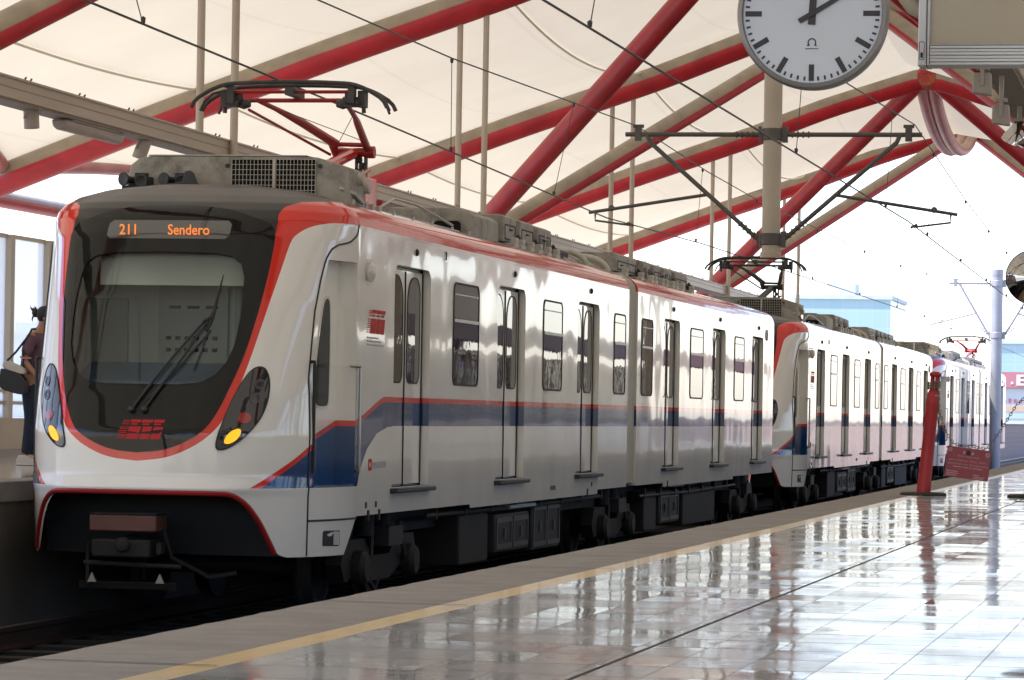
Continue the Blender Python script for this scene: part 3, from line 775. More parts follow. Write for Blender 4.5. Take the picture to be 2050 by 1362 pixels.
# black door seam and lower panel joints on the cab side
for s in (1, -1):
    def cheek(Y, z, off=.002):
        a = wsurf(Y, z) * (LEFTK if s < 0 else 1); return on_nose(s * a, z, off)
    L1 = [(27.36, -.49), (27.33, .09), (27.365, .94), (27.52, 1.50), (27.63, 1.75), (27.72, 1.92), (27.80, 2.005), (27.90, 2.05), (28.02, 2.067), (28.12, 2.085), (28.22, 2.125), (28.30, 2.16), (28.33, 2.237)]
    sm = MB(); sm.tube([cheek(a, b) for a, b in resample(L1, 60)], .008, 6)
    sm.tube([cheek(a, -.205) for a in np.linspace(27.36, 28.38, 12)], .009, 6)
    sm.build("panel_seam", M_RUBBER, shell, ORG)
    # square opening painted flat: black for its shade, grey for its wall
    Pq = [(27.60, -.415), (27.94, -.425), (27.94, -.295), (27.60, -.29)]
    st_ = MB(); dn = 6
    pts = resample(Pq, 24, True)
    v0 = [cheek(a, b, .003) for a, b in pts]; v1 = [Vector(p) + Vector((-s * .10, .02, 0)) for p in v0]
    c0 = sum((Vector(p) for p in v1), Vector()) / 24
    st_.add(v0, [tuple(range(24))], 0)
    st_.build("pocket_shade", M_BLACK, shell, ORG, fix=False)
    st2 = MB(); e = [(27.80, -.41), (27.925, -.415), (27.925, -.305), (27.80, -.30)]
    st2.add([cheek(a, b, .006) for a, b in e], [(0, 1, 2, 3)]); st2.build("pocket_wall", M_PANEL, shell, ORG, fix=False)

# --- car bodies
Z0, ZT = .03, 2.237
DOORS = [-12.2, -7.67, -3.15, 3.2, 7.74, 12.2]; DW = .72
WINS = [(-9.92, .585), (-5.40, .56), (-1.0, .42), (1.10, .45), (5.50, .62), (10.0, .55)]
XW = HW
def skirt(Y):
    return -.19 if Y < UC - 9.6 else (-.225 if Y < UC - 2.4 else (-.175 if Y < UC + 2.6 else (-.225 if Y < UC + 9.5 else -.185)))
def body(name, Ya, Yb, doors, cap_end):
    mb = MB()
    ZR = [2.237, 1.975, Z0]
    # right wall, openings left where the doors stand back
    cuts = [Ya] + [q for d in doors for q in (UC + d - DW, UC + d + DW)] + [Yb]
    def wall(y0, y1, z0, z1, sgn):
        n = max(1, int((y1 - y0) / .25)); k = max(1, int((z1 - z0) / .25))
        ys = np.linspace(y0, y1, n + 1); zz = np.linspace(z0, z1, k + 1)
        vs = [(X(sgn * XW), a, b) for a in ys for b in zz]
        mb.add(vs, [(i * (k + 1) + j, (i + 1) * (k + 1) + j, (i + 1) * (k + 1) + j + 1, i * (k + 1) + j + 1) for i in range(n) for j in range(k)])
    for i in range(0, len(cuts) - 1):
        y0, y1 = cuts[i], cuts[i + 1]
        sk = [y0] + [b for b in (UC - 9.6, UC - 2.4, UC + 2.6, UC + 9.5) if y0 < b < y1] + [y1]
        if i % 2 == 0: wall(y0, y1, Z0, ZT, 1)
        else: wall(y0, y1, 1.975, ZT, 1)
        for a, b in zip(sk, sk[1:]): wall(a, b, skirt((a + b) / 2), Z0, 1)
        if i % 2:
            r = .13
            for yy, sg in ((y0, 1), (y1, -1)):
                arc = [(yy + sg * (r - r * math.cos(R(90 * q / 6))), 1.975 - r + r * math.sin(R(90 * q / 6))) for q in range(7)]
                mb.add([(X(XW), yy, 1.975)] + [(X(XW), a, b) for a, b in arc], [(0, q + 1, q + 2) for q in range(6)])
    wall(Ya, Yb, -.2, ZT, -LEFTK)
    # roof
    n = int((Yb - Ya) / .5); ys = np.linspace(Ya, Yb, n + 1)
    prof = [(-a * LEFTK, b) for a, b in ROOFP] + [(a, b) for a, b in ROOFP[::-1]]
    prof = [prof[0]] + smooth2(prof, 1, False)[1:-1] + [prof[-1]]
    k = len(prof)
    mb.add([(X(a), y, b) for y in ys for a, b in prof], [(i * k + j, (i + 1) * k + j, (i + 1) * k + j + 1, i * k + j + 1) for i in range(n) for j in range(k - 1)])
    mb.add([(X(-XW * .94), Ya, -.1), (X(XW), Ya, -.1), (X(XW), Yb, -.1), (X(-XW * .94), Yb, -.1)], [(0, 1, 2, 3)])
    for yy in ([Ya] if Ya > 40 else []) + [Yb]:
        mb.add([(X(-XW * LEFTK), yy, -.17), (X(XW), yy, -.17)] + [(X(a), yy, b) for a, b in prof[::-1]], [tuple(range(k + 2))])
    return mb.build(name, M_LIV, root, ORG, sharp=30, dbl=True)
bA = body("car_body", YJ, UC - .34, DOORS[:3], False)
bB = body("car_body", UC + .34, UC + 14.27, DOORS[3:], True)
gw = MB(); gw.prism([(-1.24, -.15), (1.30, -.15), (1.30, 2.24), (1.285, 2.315), (1.235, 2.38), (1.13, 2.445), (.88, 2.515), (.3, 2.56), (-.3, 2.56), (-.84, 2.515), (-1.08, 2.445), (-1.19, 2.36), (-1.24, 2.24)], lambda u, v, d: (X(u), d, v), UC - .345, UC + .345)
gw.build("gangway_cover", mat("gangway_beige", (0.33, 0.30, 0.22), .5, var=.08), root, ORG, bevel=.02)
# passenger doors: pocket, two leaves with tall panes, step
for d in DOORS:
    yc = UC + d; xo = XW; xi = XW - .075
    mb = MB()
    def quad(a): mb.add(a, [(0, 1, 2, 3)])
    n = 12; zz = np.linspace(Z0, 1.975, n + 1)
    for yy in (yc - DW, yc + DW):
        mb.add([(X(v), yy, z) for z in zz for v in (xo, xi)], [(2 * i, 2 * i + 1, 2 * i + 3, 2 * i + 2) for i in range(n)])
    quad([(X(xo), yc - DW, 1.975), (X(xo), yc + DW, 1.975), (X(xi), yc + DW, 1.975), (X(xi), yc - DW, 1.975)])
    mb.add([(X(xi - .03), yy, z) for z in zz for yy in (yc - DW, yc + DW)], [(2 * i, 2 * i + 1, 2 * i + 3, 2 * i + 2) for i in range(n)])
    dr = mb.build("passenger_door", M_LIV, root, ORG, sharp=20)
    for sg in (-1, 1):
        y0, y1 = (yc - DW + .03, yc - .006) if sg < 0 else (yc + .006, yc + DW - .03)
        lf = MB(); lf.box((X(xi - .03), y0, Z0 + .01), (X(xi), y1, 1.955)); lf.build("door_leaf", M_LIV, dr, ORG, bevel=.008)
        a0, a1 = (y0 + .10, y1 - .09) if sg < 0 else (y0 + .09, y1 - .10)
        rad = (.10, .10, .16, .24) if sg > 0 else (.10, .10, .24, .16)
        W_ = rrect(a0, a1, .955, 1.89, .1, 6, rad); Fo = rrect(a0 - .012, a1 + .012, .943, 1.902, .1, 6, [q + .01 for q in rad])
        MB().ring(Fo, W_, lambda u, v, dd: (X(xi + dd), u, v), -.002, .007).build("pane_seal", M_RUBBER, dr, ORG)
        MB().prism(W_, lambda u, v, dd: (X(xi + dd), u, v), -.002, .004).build("door_pane", M_PANE, dr, ORG)
    sl = MB()
    for yy in (yc, yc + DW - .028): sl.box((X(xi - .01), yy - .005, Z0), (X(xi + .010), yy + .004, 1.94))
    sl.build("door_seal", M_RUBBER, dr, ORG)
    sp = MB(); sp.box((X(xi - .05), yc - DW - .06, -.02), (X(xo + .07), yc + DW + .06, .022)); sp.build("door_step", M_BLACK, dr, ORG, bevel=.008)
    lm = MB(); lm.lathe([(.032, 0), (.032, .012), (.02, .022), (0, .024)], (X(XW), yc + .10, 2.115), (1, 0, 0), 16); lm.build("door_lamp", M_DARK2, dr, ORG)
# side windows
for d, hw in WINS:
    y0, y1 = UC + d - hw, UC + d + hw
    A = rrect(y0, y1, .945, 1.92, .10, 6); B = rrect(y0 + .02, y1 - .02, .965, 1.90, .085, 6)
    wn = MB().ring(A, B, lambda u, v, dd: (X(XW + dd), u, v), -.004, .009).build("side_window", M_DARK2, root, ORG)
    MB().prism(B, lambda u, v, dd: (X(XW + dd), u, v), -.003, .004).build("window_pane", M_PANE, wn, ORG)
    tb = MB(); tb.box((X(XW + .002), y0 + .03, 1.545), (X(XW + .012), y1 - .03, 1.575)); tb.box((X(XW + .002), y0 + .05, 1.80), (X(XW + .010), y1 - .05, 1.812)); tb.build("transom_bar", M_STEEL, wn, ORG)
# small fittings on the side: camera pod, plates, sockets, number
sd_ = MB(); sd_.lathe([(0, -.085), (.018, -.08), (.042, -.04), (.052, .01), (.045, .05), (.02, .075), (0, .08)], (X(XW + .03), 28.64, 1.86), (0, 0, 1), 18); sd_.box((X(XW), 28.62, 1.945), (X(XW + .04), 28.66, 1.962))
sd_.build("camera_pod", M_WHITE, root, ORG)
pl = MB(); pl.box((X(XW), 31.66, 2.09), (X(XW + .006), 31.78, 2.19)); pl.box((X(XW), 31.70, 2.10), (X(XW + .012), 31.73, 2.18), 1)
pl.build("side_plate", [M_WHITE, M_DARK2], root, ORG)
emblem(lambda u, v, d: (X(XW + .004), 28.97 + u, 1.455 + v), .66, .215, M_LOGO, "side_emblem", root, slant=.1)
ml = MB()
for i in range(3): ml.box((X(XW + .001), 28.68, 1.245 + i * .03), (X(XW + .004), 29.28 - .1 * i, 1.258 + i * .03))
ml.build("emblem_lines", M_LOGOG, root, ORG)
text_mesh("unit_number", "M1-0130", .085, lambda u, v, d: (X(XW + .003), 29.20 + u, .20 + v), M_LOGOG, root, ORG, width=.46)
nb = MB(); nb.ring(rrect(28.80, 28.92, .185, .285, .02), rrect(28.83, 28.89, .215, .255, .01), lambda u, v, d: (X(XW + d), u, v), .001, .004); nb.build("number_badge", M_LOGO, root, ORG)
for yy in (28.74, 29.10, 37.25, 37.36, 37.47, 39.8):
    MB().box((X(XW), yy - .03, -.13), (X(XW + .004), yy + .03, -.08)).build("skirt_mark", M_DARK, root, ORG)
for yy in (28.82, 29.22, 39.52, 45.6):
    MB().box((X(XW - .02), yy - .03, -.24), (X(XW + .008), yy + .03, -.15)).build("skirt_bracket", M_DARK, root, ORG)
for z_, y0_, y1_ in ((-.27, 31.6, 41.2), (-.33, 44.0, 53.2)):
    pp_ = MB(); pp_.tube([(X(1.2), y0_, z_), (X(1.2), (y0_ + y1_) / 2, z_ - .02), (X(1.2), y1_, z_)], .022, 8)
    for q in np.arange(y0_ + .4, y1_, 1.3): pp_.box((X(1.16), q - .03, z_ - .04), (X(1.225), q + .03, z_ + .10))
    pp_.build("air_pipe", M_DARK2, root, ORG)
for s, yy in ((1, UC + 13.3),):
    ve = MB(); ve.lathe([(.09, 0), (.09, .015), (.06, .02), (.055, .012), (0, .012)], (X(XW), yy, 2.03), (1, 0, 0), 20); ve.build("side_vent", M_PANEL, root, ORG)

# --- below the floor
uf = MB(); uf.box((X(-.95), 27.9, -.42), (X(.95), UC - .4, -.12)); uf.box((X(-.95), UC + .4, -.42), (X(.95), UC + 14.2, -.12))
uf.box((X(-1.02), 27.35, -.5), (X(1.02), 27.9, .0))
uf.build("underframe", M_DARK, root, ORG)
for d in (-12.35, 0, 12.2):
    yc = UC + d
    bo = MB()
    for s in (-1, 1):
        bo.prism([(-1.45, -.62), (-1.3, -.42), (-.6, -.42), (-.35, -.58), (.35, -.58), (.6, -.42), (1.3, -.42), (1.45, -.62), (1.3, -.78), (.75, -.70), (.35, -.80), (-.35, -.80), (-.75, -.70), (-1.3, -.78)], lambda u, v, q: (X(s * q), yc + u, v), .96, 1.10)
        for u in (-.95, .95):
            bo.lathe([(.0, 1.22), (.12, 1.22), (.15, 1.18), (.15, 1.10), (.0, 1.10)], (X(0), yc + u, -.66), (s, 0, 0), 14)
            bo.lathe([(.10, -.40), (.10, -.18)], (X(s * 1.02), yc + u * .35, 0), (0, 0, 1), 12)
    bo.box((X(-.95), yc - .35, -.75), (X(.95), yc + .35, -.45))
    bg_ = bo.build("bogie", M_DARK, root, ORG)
    for u in (-.95, .95):
        wh = MB(); wh.tube([(X(-.8), yc + u, -.66), (X(.8), yc + u, -.66)], .08, 12)
        for s in (-1, 1): wh.lathe([(.0, .66), (.39, .66), (.40, .69), (.36, .72), (.355, .80), (.30, .80), (.27, .76), (.1, .76), (.1, .82), (0, .82)], (X(0), yc + u, -.66), (s, 0, 0), 28)
        wh.build("wheel_set", M_DARK2, bg_, ORG)
    sb = MB(); sb.box((X(1.06), yc - .1, -.5), (X(1.2), yc + .45, -.33)); sb.tube([(X(1.14), yc - .5, -.4), (X(1.14), yc - .55, -.8), (X(1.1), yc - .2, -.9)], .02, 6); sb.tube([(X(1.12), yc + .6, -.3), (X(1.16), yc + .7, -.6), (X(1.1), yc + 1.0, -.62)], .022, 6)
    sb.build("sand_box", M_DARK2, bg_, ORG)
for (y0, y1, z0, z1, m_) in ((33.2, 34.6, -.80, -.30, M_DARK), (34.95, 36.75, -.74, -.34, M_DARK2), (36.95, 38.6, -.78, -.26, M_DARK2), (44.6, 45.6, -.8, -.28, M_DARK), (45.9, 47.6, -.74, -.30, M_DARK2), (48.0, 51.2, -.82, -.30, M_DARK)):
    eb = MB(); eb.box((X(-1.15), y0, z0), (X(1.18), y1, z1)); eo = eb.build("equipment_box", m_, root, ORG, bevel=.02)
    if m_ is M_DARK2:
        fr_ = MB(); ym = (y0 + y1) / 2
        for a, b in ((y0 + .05, ym - .03), (ym + .03, y1 - .05)):
            fr_.ring(rrect(a, b, z0 + .04, z1 - .04, .02), rrect(a + .05, b - .05, z0 + .09, z1 - .09, .01), lambda u, v, q: (X(1.18 + q), u, v), -.002, .012)
            fr_.box((X(1.18), (a + b) / 2 - .03, (z0 + z1) / 2 - .06), (X(1.20), (a + b) / 2 + .03, (z0 + z1) / 2 + .05))
        fr_.build("box_lid", mat("grey_lid", (.055, .052, .048), .5, var=.3), eo, ORG)
        MB().box((X(1.10), y0 + .5, z1 + .05), (X(1.24), y1 + .1, z1 + .085)).build("box_rail", M_PANEL, eo, ORG)
# coupler
cp = MB(); cp.tube([(X(-.12), 28.2, -.42), (X(-.12), 26.75, -.42)], .09, 12); cp.box((X(-.36), 26.5, -.50), (X(.12), 26.8, -.36)); cp.lathe([(0, -.06), (.06, -.05), (.06, .05), (0, .06)], (X(-.1), 26.5, -.40), (0, 1, 0), 16)
cpo = cp.build("coupler", M_DARK, root, ORG, bevel=.015)
c2 = MB(); c2.box((X(-.38), 26.50, -.295), (X(.17), 26.80, -.165)); c2.build("coupler_cover", mat("rusty_orange_cover", (.12, .042, .024), .6, var=.25, dirt=(.10, .06, .04), damt=.6), cpo, ORG, bevel=.01)
c3 = MB(); c3.box((X(-.38), 26.495, -.16), (X(.17), 26.80, -.15)); c3.tube([(X(-.45), 26.6, -.55), (X(.35), 26.6, -.57)], .02, 8); c3.tube([(X(.2), 26.6, -.28), (X(.24), 26.7, -.5), (X(.5), 26.9, -.66), (X(.72), 26.9, -.62)], .018, 6)
c3.tube([(X(-.42), 26.6, -.4), (X(-.42), 26.6, -.72)], .015, 6); c3.box((X(.16), 26.55, -.47), (X(.2), 26.65, -.38))
c3.build("coupler_fittings", M_DARK, cpo, ORG)
for u in (-.36, .2):
    MB().prism([(u - .035, -.70), (u + .035, -.70), (u, -.625)], lambda a, b, q: (X(a), q, b), 26.52, 26.54).build("warning_triangle", M_LAMPB, cpo, ORG)
MB().box((X(-.5), 26.62, -.76), (X(.3), 26.68, -.70)).build("guard_bar", M_SHADE, root, ORG, bevel=.01)
MB().tube([(X(.82), 58.0, -.15), (X(.84), 57.6, -.4), (X(.82), 57.1, -.42), (X(.82), 56.85, -.25)], .03, 8).build("jumper_cable", M_RED, root, ORG)
# --- roof gear
def chbox(w0, w1, z0, z1, y0, y1, ch, mb, chy=0.0, mi=0):
    sec = [(w0, z0), (w1, z0), (w1, z1 - ch * .45), (w1 - ch, z1), (w0 + ch, z1), (w0, z1 - ch * .45)]
    return mb.prism(sec, lambda u, v, d: (X(u), d, v), y0, y1, mi)
ac = MB(); ac.prism([(-1.02, 2.46), (1.02, 2.40), (1.02, 2.775), (.74, 2.865), (.62, 2.876), (-.74, 2.876), (-.86, 2.855), (-.93, 2.80)], lambda u, v, d: (X(u), d, v), 29.18, 29.78)
aco = ac.build("roof_air_conditioner", M_GEAR, root, ORG, bevel=.012)
MB().prism([(-.78, 2.877), (.66, 2.877), (.64, 2.884), (-.76, 2.886)], lambda u, v, d: (X(u), d, v), 29.172, 29.79).build("lid_edge", M_PANEL, aco, ORG)
gr = MB()
for u0, u1 in ((-.02, .345), (.375, .725)):
    n = 11
    for i in range(n + 1):
        u = u0 + (u1 - u0) * i / n; gr.box((X(u - .0020), 29.164, 2.50), (X(u + .0020), 29.172, 2.846))
    for i in range(8):
        z = 2.535 + (2.846 - 2.535) * i / 7; gr.box((X(u0), 29.163, z - .0020), (X(u1), 29.170, z + .0020))
gr.box((X(.35), 29.155, 2.50), (X(.37), 29.175, 2.85))
gro = gr.build("air_grille", M_GEARL, aco, ORG, fix=False)
MB().box((X(-.02), 29.172, 2.48), (X(.725), 29.185, 2.846)).build("grille_shade", M_SHADE, aco, ORG)  # flat black sheet before the casing; shade behind the bars put into colour
bt = MB()
for u in (-.06, .765): bt.lathe([(.02, 0), (.02, .02), (0, .022)], (X(u), 29.18, 2.79), (0, -1, 0), 10)
bt.build("cover_bolt", M_BLACK, aco, ORG)
cn = MB()
for u in (-.86, -.50):
    cn.lathe([(.015, -.08), (.058, -.09), (.062, -.08), (.03, -.02), (.028, .05), (0, .06)], (X(u), 28.93, 2.65), (.5, 1, 0), 14); cn.lathe([(.015, -.08), (.052, -.09), (.056, -.08), (.03, -.02), (.028, .05), (0, .06)], (X(u + .11), 28.92, 2.64), (-.2, 1, .1), 14)
    cn.box((X(u - .03), 28.98, 2.58), (X(u + .16), 29.1, 2.68)); cn.box((X(u + .02), 29.0, 2.68), (X(u + .12), 29.08, 2.715))
    cn.box((X(u - .08), 28.95, 2.53), (X(u + .14), 29.15, 2.60))
cn.build("roof_horn", M_BLACK, root, ORG)
an = MB(); an.prism([(-.62, 2.535), (.02, 2.545), (-.10, 2.585), (-.17, 2.60), (-.205, 2.69), (-.235, 2.71), (-.275, 2.70), (-.30, 2.61), (-.58, 2.58)], lambda u, v, d: (X(u), d, v), 28.60, 28.66)
an.build("roof_antenna", M_BLACK, root, ORG, bevel=.01)
# hoses and boxes behind the first unit
hb = MB()
for (a, b, c, d, e, f) in ((.80, .98, 29.9, 30.1, 2.46, 2.60), (.62, .92, 30.15, 30.6, 2.5, 2.62), (-.7, .5, 30.2, 30.9, 2.55, 2.66)): hb.box((X(a), c, e), (X(b), d, f))
hb.tube([(X(.95), 29.15, 2.60), (X(1.04), 29.3, 2.56), (X(1.04), 29.6, 2.50), (X(.95), 29.9, 2.52)], .018, 8); hb.lathe([(0, -.05), (.055, -.05), (.06, .05), (0, .05)], (X(1.03), 29.5, 2.70), (1, 0, 0), 16)
hb.lathe([(0, -.05), (.05, -.05), (.05, .05), (0, .05)], (X(1.02), 29.75, 2.64), (1, 0, 0), 16)
for i in range(5): hb.box((X(.96), 29.3 + .25 * i, 2.41), (X(1.03), 29.38 + .25 * i, 2.52))
hb.build("roof_fittings", M_GEARL, root, ORG, bevel=.008)
MB().box((X(.83), 29.92, 2.40), (X(.985), 30.36, 2.755)).build("red_roof_box", M_RED, root, ORG, bevel=.012)
hr = MB(); hr.tube([(X(1.0), 30.45, 2.52), (X(1.02), 30.9, 2.62), (X(1.02), 31.8, 2.62), (X(1.02), 32.8, 2.56), (X(1.02), 33.4, 2.52)], .012, 6); hr.tube([(X(1.04), 30.5, 2.47), (X(1.04), 33.6, 2.47)], .010, 6)
for yy in (30.8, 31.6, 32.4, 33.3, 34.1): hr.tube([(X(1.04), yy, 2.40), (X(1.04), yy, 2.50)], .014, 6)
hr.build("roof_rail", M_STEEL, root, ORG)
rb = MB(); rb.prism([(-.95, 2.40), (.93, 2.40), (.93, 2.70), (.86, 2.745), (.70, 2.785), (-.72, 2.79), (-.95, 2.70)], lambda u, v, d: (X(u), d, v), 34.9, 36.1); rb.box((X(-.9), 31.2, 2.40), (X(.80), 34.9, 2.53))
rbo = rb.build("roof_box", M_GEAR, root, ORG, bevel=.012)
fan = MB(); fan.prism(resample(rrect(.50, .78, 2.50, 2.65, .04), 30, True), lambda u, v, d: (X(u), d, v), 34.885, 34.91); fan.build("intake", M_SHADE, rbo, ORG)  # flat black patch, the dark of the hole put into its colour
dk = MB(); dk.box((X(-.88), 36.06, 2.44), (X(.86), 39.25, 2.56)); dk.build("roof_tray", M_DARK, root, ORG)
def module(y0, y1, w1, zt, m=M_GEAR, slots=False):
    w1 += .03; zt += .055
    b = MB(); chbox(-.9, w1, 2.515, zt, y0, y1, .06, b); o = b.build("roof_box", m, root, ORG, bevel=.012)
    p = MB(); p.ring(rrect(y0 + .05, y1 - .05, 2.54, zt - .10, .02), rrect(y0 + .065, y1 - .065, 2.555, zt - .115, .015), lambda u, v, d: (X(w1 + d), u, v), -.002, .006)
    p.box((X(w1), y0 + .3, zt - .16), (X(w1 + .02), y0 + .42, zt - .145)); p.build("access_lid", M_DARK2, o, ORG)
    if slots:
        s = MB()
        for i in range(5): s.box((X(w1 - .004), y0 + .12, 2.555 + i * .022), (X(w1 + .008), y1 - .12, 2.566 + i * .022))
        s.build("louvre", M_BLACK, o, ORG)
        MB().box((X(w1), (y0 + y1) / 2 - .02, 2.52), (X(w1 + .014), (y0 + y1) / 2 + .02, zt - .06)).build("louvre_bar", M_GEARL, o, ORG)
    for q in (y0 + .02, y1 - .26):
        f = MB(); f.box((X(w1 - .05), q, 2.40), (X(w1 + .12), q + .22, 2.50)); f.box((X(w1 + .05), q + .08, 2.50), (X(w1 + .12), q + .2, 2.56)); f.build("foot_bracket", M_GEARL, o, ORG, bevel=.008)
    g = MB(); g.box((X(-.85), y0 + .05, 2.42), (X(w1 - .03), y1 + .22, 2.512)); g.box((X(-.85), y1, 2.512), (X(w1 - .14), y1 + .22, zt - .06))
    g.build("gap_shade", M_BLACK, o, ORG)  # black blocks fill the gaps, their shade put into the colour
    h = MB(); h.tube([(X(w1 + .03), y1 - .05, 2.60), (X(w1 + .06), y1 + .06, 2.53), (X(w1 + .05), y1 + .16, 2.45)], .02, 6); h.lathe([(0, 0), (.045, 0), (.05, .05), (.03, .1), (0, .1)], (X(w1 - .04), y1 + .1, 2.55), (1, 0, 0), 10); h.build("cable_gland", M_CARBON, o, ORG)
    return o
for a, b, w_, zt, sl in ((36.28, 36.95, .92, 2.75, False), (37.2, 37.95, .92, 2.745, False), (38.2, 39.0, .92, 2.735, True), (43.5, 45.05, .92, 2.70, False), (45.6, 46.2, .92, 2.70, True), (46.5, 47.15, .92, 2.69, False), (47.45, 48.1, .92, 2.685, True), (48.4, 49.6, .92, 2.68, False)):
    module(a, b, w_, zt, slots=sl)
lowb = MB(); chbox(-.9, .86, 2.46, 2.64, 39.3, 40.6, .1, lowb); lowb.build("roof_box", M_DARK2, root, ORG, bevel=.01)
for yy in (41.2, 42.7):
    hp = MB(); hp.tube([(X(.98), yy, 2.40)] + [(X(.98 - .34 * (1 - math.cos(R(q)))), yy, 2.46 + .20 * math.sin(R(q))) for q in range(0, 91, 10)] + [(X(-.6), yy, 2.66)], .035, 8); hp.build("cable_duct", M_GEARL, root, ORG)
    hd = MB(); chbox(-.85, .88, 2.44, 2.63, yy - .95, yy - .1, .22, hd); hd.build("roof_box", M_GEAR, root, ORG, bevel=.02)
cl = MB()
for i in range(9): cl.box((X(.98), 39.4 + i * 1.25, 2.405), (X(1.06), 39.55 + i * 1.25, 2.47))
cl.build("roof_clamp", M_GEARL, root, ORG)

# --- pantograph: head with two strips and horns, V upper arm, knee, lower arm, base
def pantograph(folded=False):
    mb = MB()
    PW = [(a * .935 - .01, b) for a, b in [(-.99, 3.455), (-.965, 3.505), (-.91, 3.555), (-.80, 3.615), (-.70, 3.655), (-.60, 3.676), (-.3, 3.688), (0, 3.692), (.3, 3.688), (.60, 3.676), (.70, 3.655), (.80, 3.615), (.91, 3.555), (.965, 3.505), (.99, 3.455)]]
    for yy in (30.98, 31.34): mb.tube([(X(a), yy, b) for a, b in resample(PW, 34)], .019, 8)
    hd = mb.build("pantograph", M_CARBON, root, ORG)
    for u in (-.62, .62): MB().tube([(X(u), 30.98, 3.66), (X(u), 31.34, 3.66)], .02, 8).build('strip_holder', M_CARBON, hd, ORG)
    h2 = MB()
    for yy, sc in ((31.16, .9), (31.5, .82)):
        for s in (-1, 1):
            MB().tube([(X(s * .66), yy, 3.63), (X(s * .78 * sc / .9), yy, 3.60), (X(s * .86 * sc / .9), yy, 3.53), (X(s * .90 * sc / .9), yy, 3.44)], .013, 6).build("end_horn", M_CARBON, hd, ORG)
    for s in (-1, 1):
        q = MB(); q.box((X(s * .57 - .03), 31.0, 3.50), (X(s * .57 + .03), 31.10, 3.66)); q.tube([(X(s * .57 - .06), 31.05, 3.52), (X(s * .57 + .07), 31.05, 3.50)], .025, 8)
        q.lathe([(.035, -.07), (.04, 0), (.035, .07)], (X(s * .52), 31.12, 3.54), (0, 0, 1), 10); q.box((X(s * .65 - .035), 31.08, 3.47), (X(s * .65 + .03), 31.22, 3.62)); q.tube([(X(s * .65), 31.15, 3.62), (X(s * .66), 31.15, 3.42)], .02, 8)
        q.lathe([(.03, -.06), (.05, 0), (.03, .06)], (X(s * .47), 31.12, 3.50), (1, 0, 0), 10); q.box((X(s * .50 - .02), 31.06, 3.47), (X(s * .62), 31.14, 3.56))
        q.build("spring_box", M_CARBON, hd, ORG)
    h2.box((X(-.04), 30.95, 3.57), (X(.04), 31.37, 3.64))
    h2.build("head_clamp", M_CARBON, hd, ORG)
    h3 = MB(); h3.tube([(X(-.56), 31.05, 3.605), (X(.56), 31.05, 3.605)], .016, 8); h3.tube([(X(-.52), 31.25, 3.545), (X(.5), 31.25, 3.545)], .020, 8); h3.build("head_cross_tube", M_PANRED, hd, ORG)
    ua = MB(); ua.tube([(X(-.36), 31.22, 3.54), (X(-.30), 31.6, 3.50), (X(-.20), 32.2, 3.42), (X(-.12), 33.2, 3.30)], [.022, .024, .042, .046], 10)
    ua.tube([(X(.46), 31.25, 3.53), (X(.39), 31.9, 3.45), (X(.34), 32.2, 3.42), (X(.17), 33.35, 3.245)], [.022, .024, .036, .040], 10)
    ua.tube([(X(-.46), 31.25, 3.46), (X(-.16), 33.15, 3.19)], .014, 6); ua.tube([(X(-.10), 33.2, 3.295), (X(.15), 33.3, 3.295)], .022, 8)
    ua.build("upper_arm", M_PANRED, hd, ORG)
    kn = MB(); kn.tube([(X(-.16), 33.3, 3.22), (X(.20), 33.3, 3.225)], .045, 10); kn.tube([(X(-.16), 33.2, 3.31), (X(-.13), 33.3, 3.19)], .04, 8); kn.lathe([(0, -.05), (.06, -.05), (.06, .05), (0, .05)], (X(.20), 33.3, 3.225), (1, 0, 0), 14); kn.build("knee_joint", M_PANRED, hd, ORG)
    la = MB(); la.tube([(X(.05), 33.25, 3.21), (X(-.05), 32.3, 2.98), (X(-.10), 31.2, 2.78)], [.055, .06, .065], 10); la.tube([(X(.20), 33.3, 3.05), (X(.12), 32.6, 2.86), (X(-.02), 31.6, 2.72)], .02, 8); la.build("lower_arm", M_RED, hd, ORG)
    ch = MB()
    for i in range(4): ch.lathe([(0, -.03), (.035, -.02), (.035, .02), (0, .03)], (X(.10 + .02 * (i % 2)), 33.3, 3.15 - .06 * i), (1, 0, 0), 8); ch.box((X(.06), 33.27, 3.12 - .06 * i), (X(.08), 33.33, 3.19 - .06 * i)); ch.box((X(.15), 33.27, 3.10 - .06 * i), (X(.175), 33.33, 3.17 - .06 * i))
    ch.build("damper_linkage", M_CARBON, hd, ORG)
    wr = MB(); wr.tube([(X(-.28), 31.65, 3.50), (X(.20), 33.28, 3.31)], .004, 4); wr.tube([(X(.47), 31.6, 3.48), (X(-.08), 33.18, 3.32)], .004, 4); wr.build("tension_wire", M_WIRE, hd, ORG)
    bs = MB(); bs.box((X(-.55), 31.0, 2.62), (X(.55), 31.12, 2.70)); bs.box((X(-.55), 32.4, 2.62), (X(.55), 32.52, 2.70)); bs.box((X(-.45), 31.0, 2.60), (X(-.35), 32.5, 2.68)); bs.box((X(.35), 31.0, 2.60), (X(.45), 32.5, 2.68)); bs.build("base_frame", M_PANRED, hd, ORG)
    return hd
pantograph()

